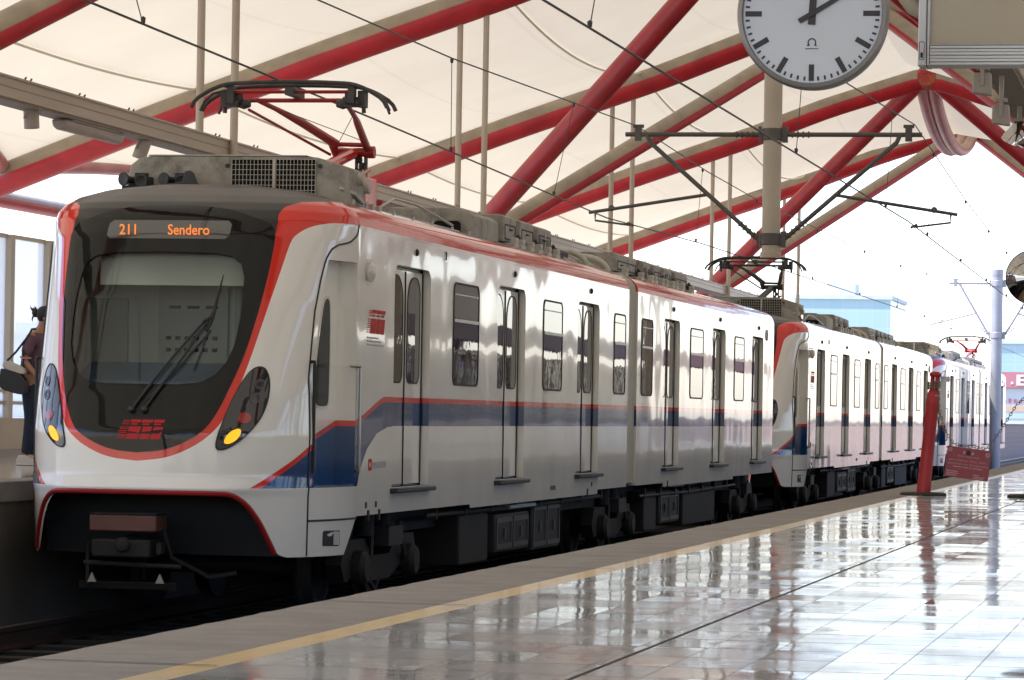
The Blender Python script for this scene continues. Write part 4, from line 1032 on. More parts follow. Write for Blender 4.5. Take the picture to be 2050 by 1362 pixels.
# --- the two units coupled behind
SHIFT = 33.65
t2 = copy_tree(root); t2.location = (UX, UC + SHIFT, UZ)
for o in t2.children_recursive:                     # this unit's pantograph is sooty black instead of red
    if o.type == 'MESH' and o.data.materials and o.data.materials[0] in (M_PANRED,) or o.name.startswith("lower_arm"):
        o.data = o.data.copy(); o.data.materials[0] = M_CARBON
tag(t2, "second white metro train, coupled behind the foremost one, red cab edge at the joint", "train", "metro trains coupled in one row")
t3 = copy_tree(root); t3.location = (UX, UC + 2 * SHIFT, UZ)
for o in t3.children:                               # its raised pantograph is the one near the rear end
    if o.name.startswith("pantograph"): o.location.y += 24.5
tag(t3, "farthest white metro train of the row, partly behind the red post and far mast", "train", "metro trains coupled in one row")
# ------------------------------------------------------------------ setting: ground, tracks, platforms
def st_(o, lab=None): o['kind'] = 'structure'; return o
Y0, Y1, YF = -20, 101, 1500
g = MB(); g.add([(-3000, -400, -8), (3000, -400, -8), (3000, 5000, -8), (-3000, 5000, -8)], [(0, 1, 2, 3)]); st_(g.build("ground", M_GROUND, fix=False))
tb = MB(); tb.box((-10.6, -60, -8.0), (-2.3, 420, -1.36)); st_(tb.build("viaduct_deck", M_CONCD))
bl = MB(); n = 60
bl.add([(x, y, -1.26) for y in np.linspace(-60, 420, 121) for x in (-10.2, -8.3, -6.45, -4.6, -2.7)], [(i * 5 + j, i * 5 + j + 1, (i + 1) * 5 + j + 1, (i + 1) * 5 + j) for i in range(120) for j in range(4)])
st_(bl.build("track_bed", M_BAL))
sl = MB()
for c in (-8.279, -4.62):
    for i in range(520):
        y = -30 + .66 * i; sl.box((c - 1.2, y, -1.255), (c + 1.2, y + .24, -1.195))
o = sl.build("sleepers", M_SLEEP); st_(o)
for c in (-8.279, -4.62):
    for s in (-.75, .75):
        rl = MB(); sec = [(-.065, -1.195), (.065, -1.195), (.065, -1.175), (.012, -1.155), (.012, -1.07), (.035, -1.055), (.035, -1.02), (-.035, -1.02), (-.035, -1.055), (-.012, -1.07), (-.012, -1.155), (-.065, -1.175)]
        rl.prism(sec, lambda u, v, d: (c + s + u, d, v), -60, 420); rl.box((c + s - .03, -60, -1.02), (c + s + .03, 420, -1.016), 1)
        st_(rl.build("rail", [M_RAIL, M_RAILT]))
# near platform (right): slab, rough edge strip, worn yellow line, polished tiles
pl = MB(); pl.box((-3.10, Y0, -8), (3.4, Y1, -.03)); st_(pl.build("platform_slab", M_CONCD))
random.seed(3)
pe = MB(); ys = np.linspace(Y0, Y1, 900); e = [(-3.112 + random.uniform(-.006, .006)) for _ in ys]
vs = []
for y, x in zip(ys, e): vs += [(x, y, -.16), (x, y, -.004), (x + .012, y, 0), (-2.66, y, 0)]
pe.add(vs, [(i * 4 + j, i * 4 + j + 1, i * 4 + 5 + j, i * 4 + 4 + j) for i in range(len(ys) - 1) for j in range(3)])
jt = [8.95 + 3.2 * k for k in range(28)]
st_(pe.build("platform_edge", M_CONC))
jn = MB()
for q in jt: jn.add([(-3.1, q, .003), (-2.56, q - .02, .003), (-2.56, q - .004, .003), (-3.1, q + .014, .003)], [(0, 1, 2, 3)])
st_(jn.build("edge_joints", M_DARK, fix=False))
yl = MB(); yl.add([(x, y, .0) for y in np.linspace(Y0, Y1, 200) for x in (-2.66, -2.545)], [(2 * i, 2 * i + 1, 2 * i + 3, 2 * i + 2) for i in range(199)]); st_(yl.build("yellow_line", M_YEL))
tl = MB(); tl.add([(-2.545, Y0, 0), (1.7, Y0, 0), (1.7, Y1, 0), (-2.545, Y1, 0)], [(0, 1, 2, 3)]); st_(tl.build("tiled_platform_floor", M_TILE))
# far platform (left)
FL = .06
fp = MB(); fp.box((-14.9, Y0, -8), (-9.70, Y1, -.10)); fp.box((-14.9, Y0, -.10), (-9.78, Y1, FL - .02)); st_(fp.build("far_platform_slab", M_CONCD))
ff = MB(); ff.box((-14.75, Y0, FL - .02), (-10.02, Y1, FL)); st_(ff.build("far_platform_floor", M_LEDGE))
fe = MB(); fe.box((-10.02, Y0, FL - .17), (-9.62, Y1, FL + .002)); st_(fe.build("far_platform_edge", M_CONC, bevel=.01))
fw = MB(); fw.box((-9.699, Y0, -1.3), (-9.66, Y1, FL - .17)); st_(fw.build("far_platform_face", mat("dark_platform_face", (.14, .12, .095), .8, var=.2, dirt=(.05, .04, .03), damt=.6)))

# windbreaks: low wall, posts, rails and a glass panel per bay
def windbreak(x, y0, nb, sgn, label, wallm, z0, TOP=2.80):
    t = empty("glass_windbreak", (x, y0, z0), label, "windbreak wall", "glass windbreaks along the platforms")
    org = (x, y0, z0); L = 1.44
    b = MB(); b.box((x - .10, y0 - .1, z0), (x + .10, y0 + nb * L + .1, .53)); b.build("base_wall", wallm, t, org)
    k_ = MB(); k_.box((x + sgn * .10, y0 - .1, z0), (x + sgn * .115, y0 + nb * L + .1, z0 + .09)); k_.build("skirting", mat("skirting_tile", (.22, .19, .15), .3), t, org)
    p0 = MB(); p0.box((x - .075, -.075, .53), (x + .075, .075, TOP)); pm = None
    r0 = MB()
    for zz, h in ((TOP - .04, .05), (.70, .04), (.85, .035)): r0.box((x - .025, .075, zz), (x + .025, L - .075, zz + h))
    g0 = MB(); g0.box((x - .006, .076, .54), (x + .006, L - .076, TOP - .045))
    for nm, mb, m, cnt in (("post", p0, M_BEIGE, nb + 1), ("rail_set", r0, M_BEIGE, nb), ("glass_panel", g0, M_CLEAR if sgn > 0 else M_CLEAR2, nb)):
        o = mb.build(nm, m, t, (x, 0, z0))
        o.location = (0, 0, 0)
        for i in range(1, cnt):
            c = o.copy(); COL.objects.link(c); c.parent = t; c.location = (0, i * L, 0)
    return t
M_BASEW = mat("beige_base_wall", (.44, .37, .28), .45, var=.08, dirt=(.30, .25, .19), damt=.4)
windbreak(-14.6, 26.86, 38, 1, "beige framed glass windbreak on low wall behind the waiting woman", M_BASEW, FL)
windbreak(1.78, 12.0, 60, -1, "glass windbreak along the outer side of the tiled platform", mat("pale_base_wall", (.66, .61, .52), .4, var=.06, dirt=(.5, .45, .37), damt=.3), 0, 2.05)
fb = empty("fascia_beam", (2.05, 12, 2.25), "long dark red beam over the outer windbreak, mirrored in the train windows", "fascia beam")
b = MB(); b.box((1.9, 10, 2.28), (2.2, 130, 2.72)); b.build("beam", M_MAROON, fb, (2.05, 12, 2.25), bevel=.02)
b = MB(); b.box((2.0, 10, 2.72), (2.06, 77, 3.55)); b.build("reflection_panel", M_BASEW, fb, (2.05, 12, 2.25))  # unseen panel added for its beige reflection on the front car
for i in range(9):
    y = 17.5 + 14.1 * i
    b = MB(); b.prism([(y - .7, 2.28), (y + .7, 2.28), (y + .28, 1.95), (y + .12, 1.72), (y - .12, 1.72), (y - .28, 1.95)], lambda u, v, d: (d, u, v), 1.95, 2.15); b.tube([(2.05, y, 0), (2.05, y, 1.75)], .09, 12); b.build("bracket", M_MAROON, fb, (2.05, 12, 2.25))

# viaduct parapets of brick beyond the platforms
def parapet(x, y0, y1, label):
    b = MB(); b.box((x - .12, y0, -8), (x + .12, y1, .58)); o = b.build("brick_parapet", M_BRICK, None, (x, y0, -8))
    tag(o, label, "parapet wall", "brick parapets")
    c = MB(); c.box((x - .16, y0, .58), (x + .16, y1, .66)); c.build("coping", M_CONC, o, (x, y0, -8))
parapet(-10.75, 102, 420, "long red brick parapet beyond the far platform, below the shop")
parapet(3.2, 102, 420, "red brick parapet on the right side beyond the tiled platform")
# ------------------------------------------------------------------ station canopy: ribs, V struts, columns, fabric bays
XR = -6.45
RIBY = [38.7 + 14.1 * k for k in range(-3, 5)]
PA, PZ = [0, 2.31, 4.05, 6.85, 9.75, 12.38, 12.7], [8.65, 7.93, 7.25, 6.30, 5.25, 4.25, 4.12]
def zrib(d): return float(np.interp(abs(d), PA, PZ))
can = empty("station_canopy", (XR, 38.7, 0), "cream fabric station canopy on red steel ribs and V struts spanning both tracks", "canopy")
CO = (XR, 38.7, 0)
def part(mb, name, m, sharp=40, **k): return mb.build(name, m, can, CO, sharp=sharp, **k)
for y in RIBY:
    ds = np.linspace(-12.7, 12.7, 75)
    zz = np.array([zrib(d) for d in ds])
    zz[1:-1] = (zz[:-2] + 2 * zz[1:-1] + zz[2:]) / 4
    part(MB().tube([(XR + d, y, z) for d, z in zip(ds, zz)], .25, 24), "rib", M_CANR, 60)
for k in range(len(RIBY) - 1):
    ya, yb = RIBY[k], RIBY[k + 1]
    for s in (-1, 1):
        nd, nt_ = 30, 26
        vs = []
        for j in range(nt_ + 1):
            t = j / nt_; b = 4 * t * (1 - t); dm = 12.35 - 0.9 * b
            for i in range(nd + 1):
                d = dm * i / nd
                sag = float(np.interp(d, [0, 2.5, 5, 9, 12.4], [.9 if k == len(RIBY) - 2 else .5, .52, .42, .2, 0]))
                vs.append((XR + s * d, ya + (yb - ya) * t, zrib(d) + .255 - sag * b))
        part(MB().add(vs, [(j * (nd + 1) + i, j * (nd + 1) + i + 1, (j + 1) * (nd + 1) + i + 1, (j + 1) * (nd + 1) + i) for j in range(nt_) for i in range(nd)]), "fabric_bay", M_FABRIC, 80, fix=False)
        # seams, scalloped edge tube, straight eave tie
        for d0 in (4.4, 9.15):
            sg = float(np.interp(d0, [0, 2.5, 5, 9, 12.4], [.9, .55, .42, .2, 0]))
            part(MB().tube([(XR + s * d0, ya + (yb - ya) * t, zrib(d0) + .215 - sg * 4 * t * (1 - t)) for t in np.linspace(.01, .99, 25)], .02, 6), "seam_cable", M_SEAM)
        part(MB().tube([(XR + s * (12.35 - .9 * 4 * t * (1 - t)), ya + (yb - ya) * t, zrib(12.35 - .9 * 4 * t * (1 - t)) + .20) for t in np.linspace(0, 1, 25)], .13, 12), "edge_tube", M_PINK)
        part(MB().tube([(XR + s * 12.6, ya + .2, 4.0), (XR + s * 12.6, yb - .2, 4.0)], .14, 12), "eave_tie", M_CANR)
    for o_ in ((-.13, .13) if k == len(RIBY) - 2 else ()):
        part(MB().tube([(XR + o_, ya + (yb - ya) * t, 8.55 - .95 * (4 * t * (1 - t)) ** .75) for t in np.linspace(0, 1, 30)], .15, 12), "ridge_tube", M_PINK)
for y in RIBY:
    part(MB().tube([(XR, y - .1, 8.7), (XR + .05, y - .1, 9.3), (XR + .25, y - .2, 9.9)], [.2, .22, .26], 14), "node_post", M_CANS)
    nb_ = MB(); nb_.lathe([(0, -.27), (.2, -.265), (.268, -.15), (.268, .15), (.2, .265), (0, .27)], (XR, y, 8.62), (0, 1, 0), 18)
    part(nb_, "ridge_node", mat("rust_stained_node", (.36, .03, .03), .5, dirt=(.36, .13, .03), dscale=3, damt=1.4))
for yb in (31.65 + 28.2 * k for k in range(-1, 3)):
    for s in (-1, 1):
        if s > 0 and yb < 10: continue          # no column where the photographer stands
        b = (XR + s * 6.5, yb, 3.45)
        part(MB().tube([b, (XR + s * .15, yb - 7.05, 8.55)], .185, 20), "strut", M_CANS, 60)
        part(MB().tube([b, (XR + s * .15, yb + 7.05, 8.55)], .175, 20), "strut", M_CANR, 60)
        c = MB(); c.lathe([(.34, 0), (.34, .08), (.24, .14), (.20, 3.3), (.26, 3.35), (.26, 3.5), (.12, 3.6), (0, 3.6)], (b[0], yb, 0), (0, 0, 1), 24)
        part(c, "column", M_BEIGE)

# lighting beams hung under the canopy
def beam(x, label):
    t = empty("lighting_beam", (x, 38.7, 3.57), label, "lighting beam", "beige beams hung from the canopy"); og = (x, 38.7, 3.57)
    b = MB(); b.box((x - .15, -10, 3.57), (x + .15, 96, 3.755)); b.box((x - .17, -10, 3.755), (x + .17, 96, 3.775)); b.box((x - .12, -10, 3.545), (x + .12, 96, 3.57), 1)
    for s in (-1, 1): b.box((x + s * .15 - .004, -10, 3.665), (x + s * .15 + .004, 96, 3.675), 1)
    b.build("beam", [M_BEAM, mat("beam_underside_shade", (.26, .22, .17), .6, var=.1)], t, og)  # darker copy of the beam colour, shade put into underside and grooves
    cl = MB()
    for i in range(46):
        y = 22 + i * 1.63
        for q in (0, .16): cl.tube([(x + .1, y + q, 3.775), (x + .1, y + q, 3.80), (x + .1, y + q + .03, 3.815)], .010, 5)
    cl.build("cable_clip", M_WIRE, t, og)
    for y in RIBY[1:]:
        for s in (-1, 1):
            h = MB(); xx = x + s * .205; h.tube([(xx, y, 3.55), (xx, y, zrib(xx - XR) - .2)], .047, 12); h.box((xx - .05, y - .05, 3.54), (xx + .05, y + .05, 3.58)); h.build("hanger", M_BEIGE, t, og)
    return t
beam(-11.2, "long beige lighting beam above the far platform, behind the pantograph")
beam(-1.70, "beige lighting beam above the tiled platform, passing behind the beige sign box")
def spot(x, y, z, tilt, label, r=.075, L=.185):
    o = empty("spot_lamp", (x, y, z), label, "spot lamp", "lamps under the lighting beams")
    ax = Vector((math.sin(tilt), 0, -math.cos(tilt)))
    m_ = MB(); m_.lathe([(0, -L / 2), (r * .9, -L / 2), (r, -L / 2 + .015), (r, L / 2), (r * .93, L / 2), (r * .85, L / 2 - .03), (0, L / 2 - .03)], (x, y, z), ax, 22); m_.build("housing", M_LAMPB, o, (x, y, z))
    b = MB(); b.tube([(x, y, 3.565), (x, y, z + .04)], .018, 8); b.box((x - .05, y - .03, 3.545), (x + .05, y + .03, 3.57)); b.tube([(x - .05, y - r, z + .0), (x, y - r, z + .10), (x + .0, y, z + .12)], .01, 6); b.build("bracket", M_LAMPB, o, (x, y, z))
spot(-11.2, 32.27, 3.462, R(3), "small grey cylinder lamp hanging upright under the far beam")
spot(-11.2, 35.85, 3.445, R(-20), "small grey cylinder lamp hanging tilted, above the cab roof horns", L=.21)
fx = empty("tube_light", (-11.2, 34.0, 3.5), "long grey tube light fixed under the far beam between two cylinder lamps", "tube light")
m_ = MB(); m_.prism([(-.085, .03), (-.07, -.04), (-.03, -.07), (.03, -.07), (.07, -.04), (.085, .03)], lambda u, v, d: (-11.2 + u, d, 3.50 + v), 33.1, 35.0); m_.build("diffuser", M_LAMPB, fx, (-11.2, 34.0, 3.5), bevel=.02)
m_ = MB(); m_.box((-11.28, 33.3, 3.53), (-11.12, 34.8, 3.575)); m_.build("back_plate", M_BEIGE, fx, (-11.2, 34.0, 3.5))
def flood(y, label, z=3.24, chrome=False):
    x = -1.70
    o = empty("floodlight", (x, y, z), label, "floodlight", "lamps under the lighting beams")
    m_ = MB()
    if chrome: m_.lathe([(.03, .12), (.06, .10), (.13, -.05), (.14, -.09), (.12, -.085), (0, .0)], (x, y, z), (.3, -.3, .9), 24); m_.build("reflector", M_MIRROR, o, (x, y, z))
    else: m_.prism([(-.075, -.075), (.075, -.095), (.065, .08), (-.07, .08)], lambda u, v, d: (x + u, d, z + v), y - .05, y + .05); m_.build("housing", M_LAMPB, o, (x, y, z), bevel=.012)
    b = MB(); b.box((x - .015, y - .065, z - .02), (x + .015, y - .05, z + .12)); b.box((x - .05, y - .06, z + .10), (x + .05, y + .02, z + .13)); b.tube([(x, y, z + .12), (x, y, 3.57)], .02, 8); b.build("bracket", M_LAMPB, o, (x, y, z))
flood(26.55, "boxy grey floodlight hanging just below the beige sign box")
flood(29.0, "second grey floodlight under the platform beam, below and right of the first", z=3.22)
flood(31.8, "chrome bowl lamp under the platform beam at the right picture edge", z=3.30, chrome=True)

# ------------------------------------------------------------------ overhead line
def insul(mb, p, q, r=.05, n=4):
    p, q = Vector(p), Vector(q)
    for i in range(n):
        c = p.lerp(q, (i + .5) / n); mb.lathe([(r * .5, -.02), (r, -.01), (r, .01), (r * .5, .02)], c, q - p, 12)
def mast(x, y, z0, z1, r, m, label, reach, top, brz, name, base):
    t = empty(name, (x, y, base), label, "catenary mast"); og = (x, y, base)
    p = MB(); p.lathe([(r, z0), (r, z1)], (x, y, 0), (0, 0, 1), 28)
    if z0 > 0: p.lathe([(0, z0 - .03), (r * 1.15, z0 - .03), (r * 1.15, z0 + .05), (r, z0 + .06)], (x, y, 0), (0, 0, 1), 28)
    else: p.lathe([(r * 1.02, z1 - .22), (r * 1.04, z1 - .2), (r * 1.04, z1), (0, z1 + .01)], (x, y, 0), (0, 0, 1), 28)
    p.build("post", m, t, og)
    a = M_CANT if z0 > 0 else M_MASTF
    for z in (top, brz):
        cl = MB(); cl.lathe([(r + .012, -.09), (r + .02, -.08), (r + .02, .08), (r + .012, .09)], (x, y, z), (0, 0, 1), 20)
        for s in (-1, 1): cl.box((x + s * r - .03 + s * .04, y - .05, z - .12), (x + s * r + .03 + s * .06, y + .05, z + .12))
        cl.build("clamp", a, t, og)
    for s in (-1, 1):
        e = MB(); e.tube([(x + s * (r + .05), y, top), (x + s * reach, y, top)], .036, 10); insul(e, (x + s * (r + .12), y, top), (x + s * (r + .45), y, top), .05)
        e.build("cantilever_tube", a, t, og)
        b = MB(); b.tube([(x + s * (r + .06), y, brz), (x + s * (reach - .38), y, top - .12), (x + s * (reach - .33), y, top)], .036, 10); insul(b, (x + s * (r + .10), y, brz + .04), (x + s * (r + .36), y, brz + .26), .05); b.build("cantilever_brace", a, t, og)
        c = MB(); c.box((x + s * (reach - .2) - .05, y - .04, top - .10), (x + s * (reach - .2) + .05, y + .04, top + .12)); c.box((x + s * (reach - .2) - .08, y - .03, top + .10), (x + s * (reach - .2) + .08, y + .03, top + .15)); c.build("wire_saddle", a, t, og)
        f = .46
        j = (x + s * (r + .06 + (reach - .38 - r - .06) * f), y, brz + (top - .12 - brz) * f)
        g = MB(); g.tube([j, (x + s * (reach + .55), y, 3.80 if z0 > 0 else 3.74)], .026, 8)
        ex = x + s * (reach + .45); g.tube([(ex, y, 3.80), (ex, y, 3.68), (ex - s * .55, y, 3.61)], .018, 6); g.tube([(ex - s * .5, y, 3.65), (ex - s * .6, y, 3.60)], .022, 6)
        ins = MB(); insul(ins, j, (j[0] + s * .25, y, j[2] - .02), .035, 3); 
        g.lathe([(.03, -.01), (.05, 0), (.03, .01)], (x + s * (reach + .2), y, 3.87), (0, 1, 0), 10)
        g.build("registration_arm", a, t, og)
    return t
mast(-6.53, 52.8, 3.16, 8.6, .14, M_BEIGE, "beige catenary post hanging from the canopy, with arms to both sides", 2.26, 5.0, 3.41, "catenary_mast", 3.16)
mast(-6.47, 110, -1.26, 5.48, .175, M_MASTF, "pale grey catenary mast standing between the tracks beyond the canopy", 1.50, 5.04, 3.42, "catenary_mast", -1.26)
def sagline(pts, n=10):
    out = []
    for a, b in zip(pts, pts[1:]):
        for i in range(n):
            t = i / n; out.append(tuple(a[k] + (b[k] - a[k]) * t for k in range(3)))
    return out + [pts[-1]]
MESL = [(-8.5, -10, 5.2), (-8.55, 15, 4.84), (-8.66, 32, 4.72), (-8.67, 39.7, 4.81), (-8.62, 52.8, 5.13), (-8.55, 60, 4.95), (-8.45, 66, 4.85), (-8.15, 81, 4.75), (-8.0, 96, 4.85), (-7.9, 110, 5.15), (-7.9, 150, 4.7), (-7.9, 200, 5.1), (-7.9, 400, 5.1)]
CONL = [(-8.1, -10, 3.725), (-8.28, 25, 3.725), (-8.52, 35, 3.725), (-9.06, 52.8, 3.72), (-8.62, 60, 3.7), (-8.25, 81, 3.7), (-7.9, 110, 3.70), (-8.3, 200, 3.7), (-8.3, 400, 3.7)]
MESR = [(-4.5, -10, 5.2), (-4.55, 15, 4.9), (-4.6, 33, 4.80), (-4.5, 44, 4.92), (-4.38, 52.8, 5.15), (-4.5, 66, 4.85), (-4.7, 81, 4.75), (-4.9, 96, 4.85), (-5.05, 110, 5.15), (-5.05, 150, 4.7), (-5.05, 200, 5.1), (-5.05, 400, 5.1)]
CONR = [(-4.9, -10, 3.70), (-4.78, 25, 3.70), (-4.62, 39, 3.70), (-4.46, 52.8, 3.70), (-4.7, 81, 3.7), (-4.95, 110, 3.7), (-4.7, 200, 3.7), (-4.7, 400, 3.7)]
def at_y(L, y):
    ys = [p[1] for p in L]; return tuple(float(np.interp(y, ys, [p[k] for p in L])) for k in range(3))
for nm, L, r, lab in (("messenger_wire", MESL, .009, "thin dark upper wire above the metro trains, held by the left arms"), ("contact_wire", CONL, .010, "thin dark lower wire touching the pantograph of the foremost train"),
                      ("messenger_wire", MESR, .009, "thin dark upper wire above the empty near track"), ("contact_wire", CONR, .010, "thin dark lower wire above the empty near track")):
    o = tag(MB().tube(L, r, 6).build(nm, M_WIRE, None, L[3]), lab, "overhead wire", "overhead wires")
    if nm[0] == 'm':
        C2 = CONL if L is MESL else CONR
        for y in ((26.6, 39.7, 47.5, 59.5, 66, 75, 84, 93, 101) if L is MESL else (26.8, 39.5, 49.5, 57.0, 66, 75, 84, 93, 101)):
            a, b = at_y(L, y), at_y(C2, y)
            d = MB(); d.tube([a, b], .005, 5)
            for q, h in ((a, -.03), (b, .03)): d.lathe([(0, -.035), (.018, -.02), (.022, .02), (0, .035)], (q[0], q[1], q[2] + h), (0, 0, 1), 8)
            d.build("dropper", M_WIRE, o, L[3])

# ------------------------------------------------------------------ clock, sign box, mirror
cx, cy, cz, cr_ = -1.973, 17.5, 2.718, .379
ck = empty("station_clock", (cx, cy, cz), "round white station clock with black hands showing ten past twelve", "clock"); og = (cx, cy, cz)
m_ = MB(); m_.lathe([(.30, .13), (.36, .12), (cr_, .08), (cr_, -.02), (cr_ - .008, -.035), (cr_ - .025, -.04), (cr_ - .03, -.025)], og, (0, 1, 0), 72, cap=False); m_.build("clock_case", M_CLOCKR, ck, og)
m_ = MB(); m_.lathe([(0, -.012), (cr_ - .02, -.012), (cr_ - .02, .02), (0, .02)], og, (0, 1, 0), 72); m_.build("clock_face", M_CLOCKF, ck, og, sharp=30)
fc = lambda u, v, d: (cx + u, cy - .0135 - d, cz + v)
tk = MB()
for i in range(60):
    a = R(6 * i); big = i % 5 == 0; r1 = .338; r0 = r1 - (.083 if big else .021); h = .0135 if big else .0052
    e, f = (math.sin(a), math.cos(a)), (math.cos(a), -math.sin(a))
    P = [(e[0] * r + f[0] * q, e[1] * r + f[1] * q) for r, q in ((r0, -h), (r0, h), (r1, h), (r1, -h))]
    if big: MB().prism(P, fc, 0, .001).build("hour_mark", M_INK, ck, og)
    else: tk.prism(P, fc, 0, .001)
tk.build("minute_track", M_INK, ck, og)
def hand(name, ang, L, tail, w0, w1, d):
    a = R(ang); e, f = (math.sin(a), math.cos(a)), (math.cos(a), -math.sin(a))
    P = [(e[0] * r + f[0] * q, e[1] * r + f[1] * q) for r, q in ((-tail, -w0), (-tail, w0), (L, w1), (L, -w1))]
    MB().prism(P, fc, d, d + .004).build(name, M_INK, ck, og)
hand("hour_hand", 3, .22, .056, .019, .015, .004); hand("minute_hand", 59, .33, .077, .013, .009, .010)
m_ = MB(); m_.lathe([(0, 0), (.014, 0), (.014, .02), (0, .022)], (cx, cy - .013, cz), (0, -1, 0), 20); m_.build("hand_hub", M_INK, ck, og)
lg = MB(); O_ = [(.019 * math.cos(R(q)), -.145 + .019 * math.sin(R(q))) for q in range(-45, 226, 15)]
lg.tube([fc(-.024, -.160, .001)] + [fc(*O_[-1], .001)] + [fc(u, v, .001) for u, v in O_[::-1]] + [fc(.024, -.160, .001)], .003, 5)
lg.prism([(-.034, -.178), (.034, -.178), (.034, -.174), (-.034, -.174)], fc, 0, .001)
lg.build("maker_emblem", M_INK, ck, og)
hg = MB(); hg.tube([(cx, cy + .05, cz + cr_ - .01), (cx, cy + .05, cz + .75), (cx + .3, cy + .05, cz + 1.0)], .028, 12); hg.build("clock_hanger", M_CLOCKR, ck, og)

sx0, sx1, sy, sz0, sz1 = -1.615, .30, 19.6, 2.672, 3.45
sg = empty("sign_box", (sx0, sy, sz0), "large beige sign box with grooved aluminium frame at the upper right", "sign box"); og = (sx0, sy, sz0)
MB().box((sx0 + .05, sy + .01, sz0 + .10), (sx1, sy + .17, sz1)).build("sign_panel", M_SIGNP, sg, og)
fr = MB(); fr.box((sx0 + .066, sy - .01, sz0), (sx1, sy + .19, sz0 + .018))
for i in range(5): fr.box((sx0 + .066, sy - .014 + .004 * (i % 2), sz0 + .018 + .0185 * i), (sx1, sy + .18, sz0 + .018 + .0185 * (i + 1)))
fr.box((sx0 + .066, sy - .02, sz0 + .1105), (sx1, sy + .012, sz0 + .118)); fr.build("bottom_frame", M_ALU, sg, og, bevel=.003)
fr = MB(); fr.box((sx0, sy - .02, sz0 - .005), (sx0 + .045, sy + .2, sz1)); fr.box((sx0 + .0455, sy - .008, sz0 - .005), (sx0 + .066, sy + .19, sz1)); fr.build("side_frame", M_ALU, sg, og, bevel=.006)
lb = MB(); lb.ring(rrect(sx0 + .006, sx0 + .036, sz0 + .03, sz0 + .13, .004), rrect(sx0 + .009, sx0 + .033, sz0 + .033, sz0 + .127, .003), lambda u, v, d: (u, sy - .02 - d, v), 0, .002); lb.box((sx0 + .014, sy - .0215, sz0 + .04), (sx0 + .028, sy - .0202, sz0 + .07)); lb.build("rating_label", M_DARK2, sg, og)
pp = MB(); pp.tube([(sx0 - .16, sy + .1, sz0 + .62), (sx0 - .12, sy + .1, sz0 + .45), (sx0 - .04, sy + .1, sz0 + .34), (sx0 + .04, sy + .1, sz0 + .30)], .05, 14); pp.tube([(sx0 - .16, sy + .1, sz0 + .62), (sx0 - .18, sy + .1, 8.2)], .05, 12); pp.build("bracket_pipe", M_BEIGE, sg, og)

mx_, my_, mz_ = -1.562, 32.0, 2.010
mr = empty("convex_mirror", (mx_, my_, mz_), "round convex safety mirror at the right picture edge, above the platform", "safety mirror"); og = (mx_, my_, mz_)
m_ = MB(); m_.lathe([(.245, .02)] + [(.243 * math.cos(R(q)), .0 - .13 * math.sin(R(q))) for q in range(0, 90, 6)] + [(0, -.13)], og, (0, 1, 0), 48); m_.build("mirror_dome", M_MIRROR, mr, og, sharp=70)
m_ = MB(); m_.lathe([(0, .05), (.2, .05), (.25, .025), (.25, .0), (.243, -.004)], og, (0, 1, 0), 48); m_.build("mirror_back", M_BLACK, mr, og)
m_ = MB(); m_.tube([(mx_ + .05, my_ + .06, mz_ + .1), (mx_ + .5, my_ + .06, mz_ + .1), (.0, 31.75, mz_ + .1)], .025, 10); m_.build("mirror_arm", M_BLACK, mr, og)

# ------------------------------------------------------------------ barrier posts, chain and hanging notice
def barrier(x, y, label):
    t = empty("barrier_post", (x, y, 0), label, "barrier post", "red barrier posts on the tiled floor"); og = (x, y, 0)
    b = MB(); b.lathe([(0, 0), (.215, 0), (.215, .018), (.19, .03), (0, .03)], og, (0, 0, 1), 8); b.build("post_base", M_BASE, t, og, bevel=.004)
    p = MB(); lean = .085
    prof = [(.066, .03), (.066, .12), (.063, .13), (.058, .62), (.060, .63), (.0585, .72), (.060, .73), (.060, .82), (.0635, .84), (.0635, .90), (.058, .915), (.058, .945), (.045, .975), (.036, .99)]
    n = 22; vs = [(x + r * math.cos(2 * math.pi * j / n) + lean * z, y + r * math.sin(2 * math.pi * j / n), z) for r, z in prof for j in range(n)]
    p.add(vs, [(i * n + j, i * n + (j + 1) % n, (i + 1) * n + (j + 1) % n, (i + 1) * n + j) for i in range(len(prof) - 1) for j in range(n)])
    p.build("post_body", M_POST, t, og, sharp=30)
    h = MB(); ax = (lean, 0, 1); c0 = (x + lean * .98, y, .98)
    for j in range(4):
        a = 2 * math.pi * j / 4 + .5; h.tube([(c0[0] + .033 * math.cos(a), y + .033 * math.sin(a), .97), (c0[0] + .034 * math.cos(a) + .009, y + .034 * math.sin(a), 1.11)], .011, 8)
    h.lathe([(0, .118), (.045, .118), (.056, .135), (.056, .15), (.035, .168), (0, .17)], c0, ax, 20)
    h.build("post_handle", M_POST, t, og)
    s = MB(); s.lathe([(.058, .885), (.0605, .886), (.0605, .894), (.058, .895)], (x + lean * .0, y, 0), (lean, 0, 1), 20)
    s.obox((x + lean * .93 + .033, y - .05, .925), (.014, .008, 0), (0, .003, 0), (0, 0, .005)); s.build("reflector_tab", M_GEARL, t, og)
    return t
barrier(-2.563, 32.53, "red plastic barrier post with chain round its neck on black base")
barrier(-1.575, 32.50, "barrier post at the far right, only its black base in view")
cn = MB()
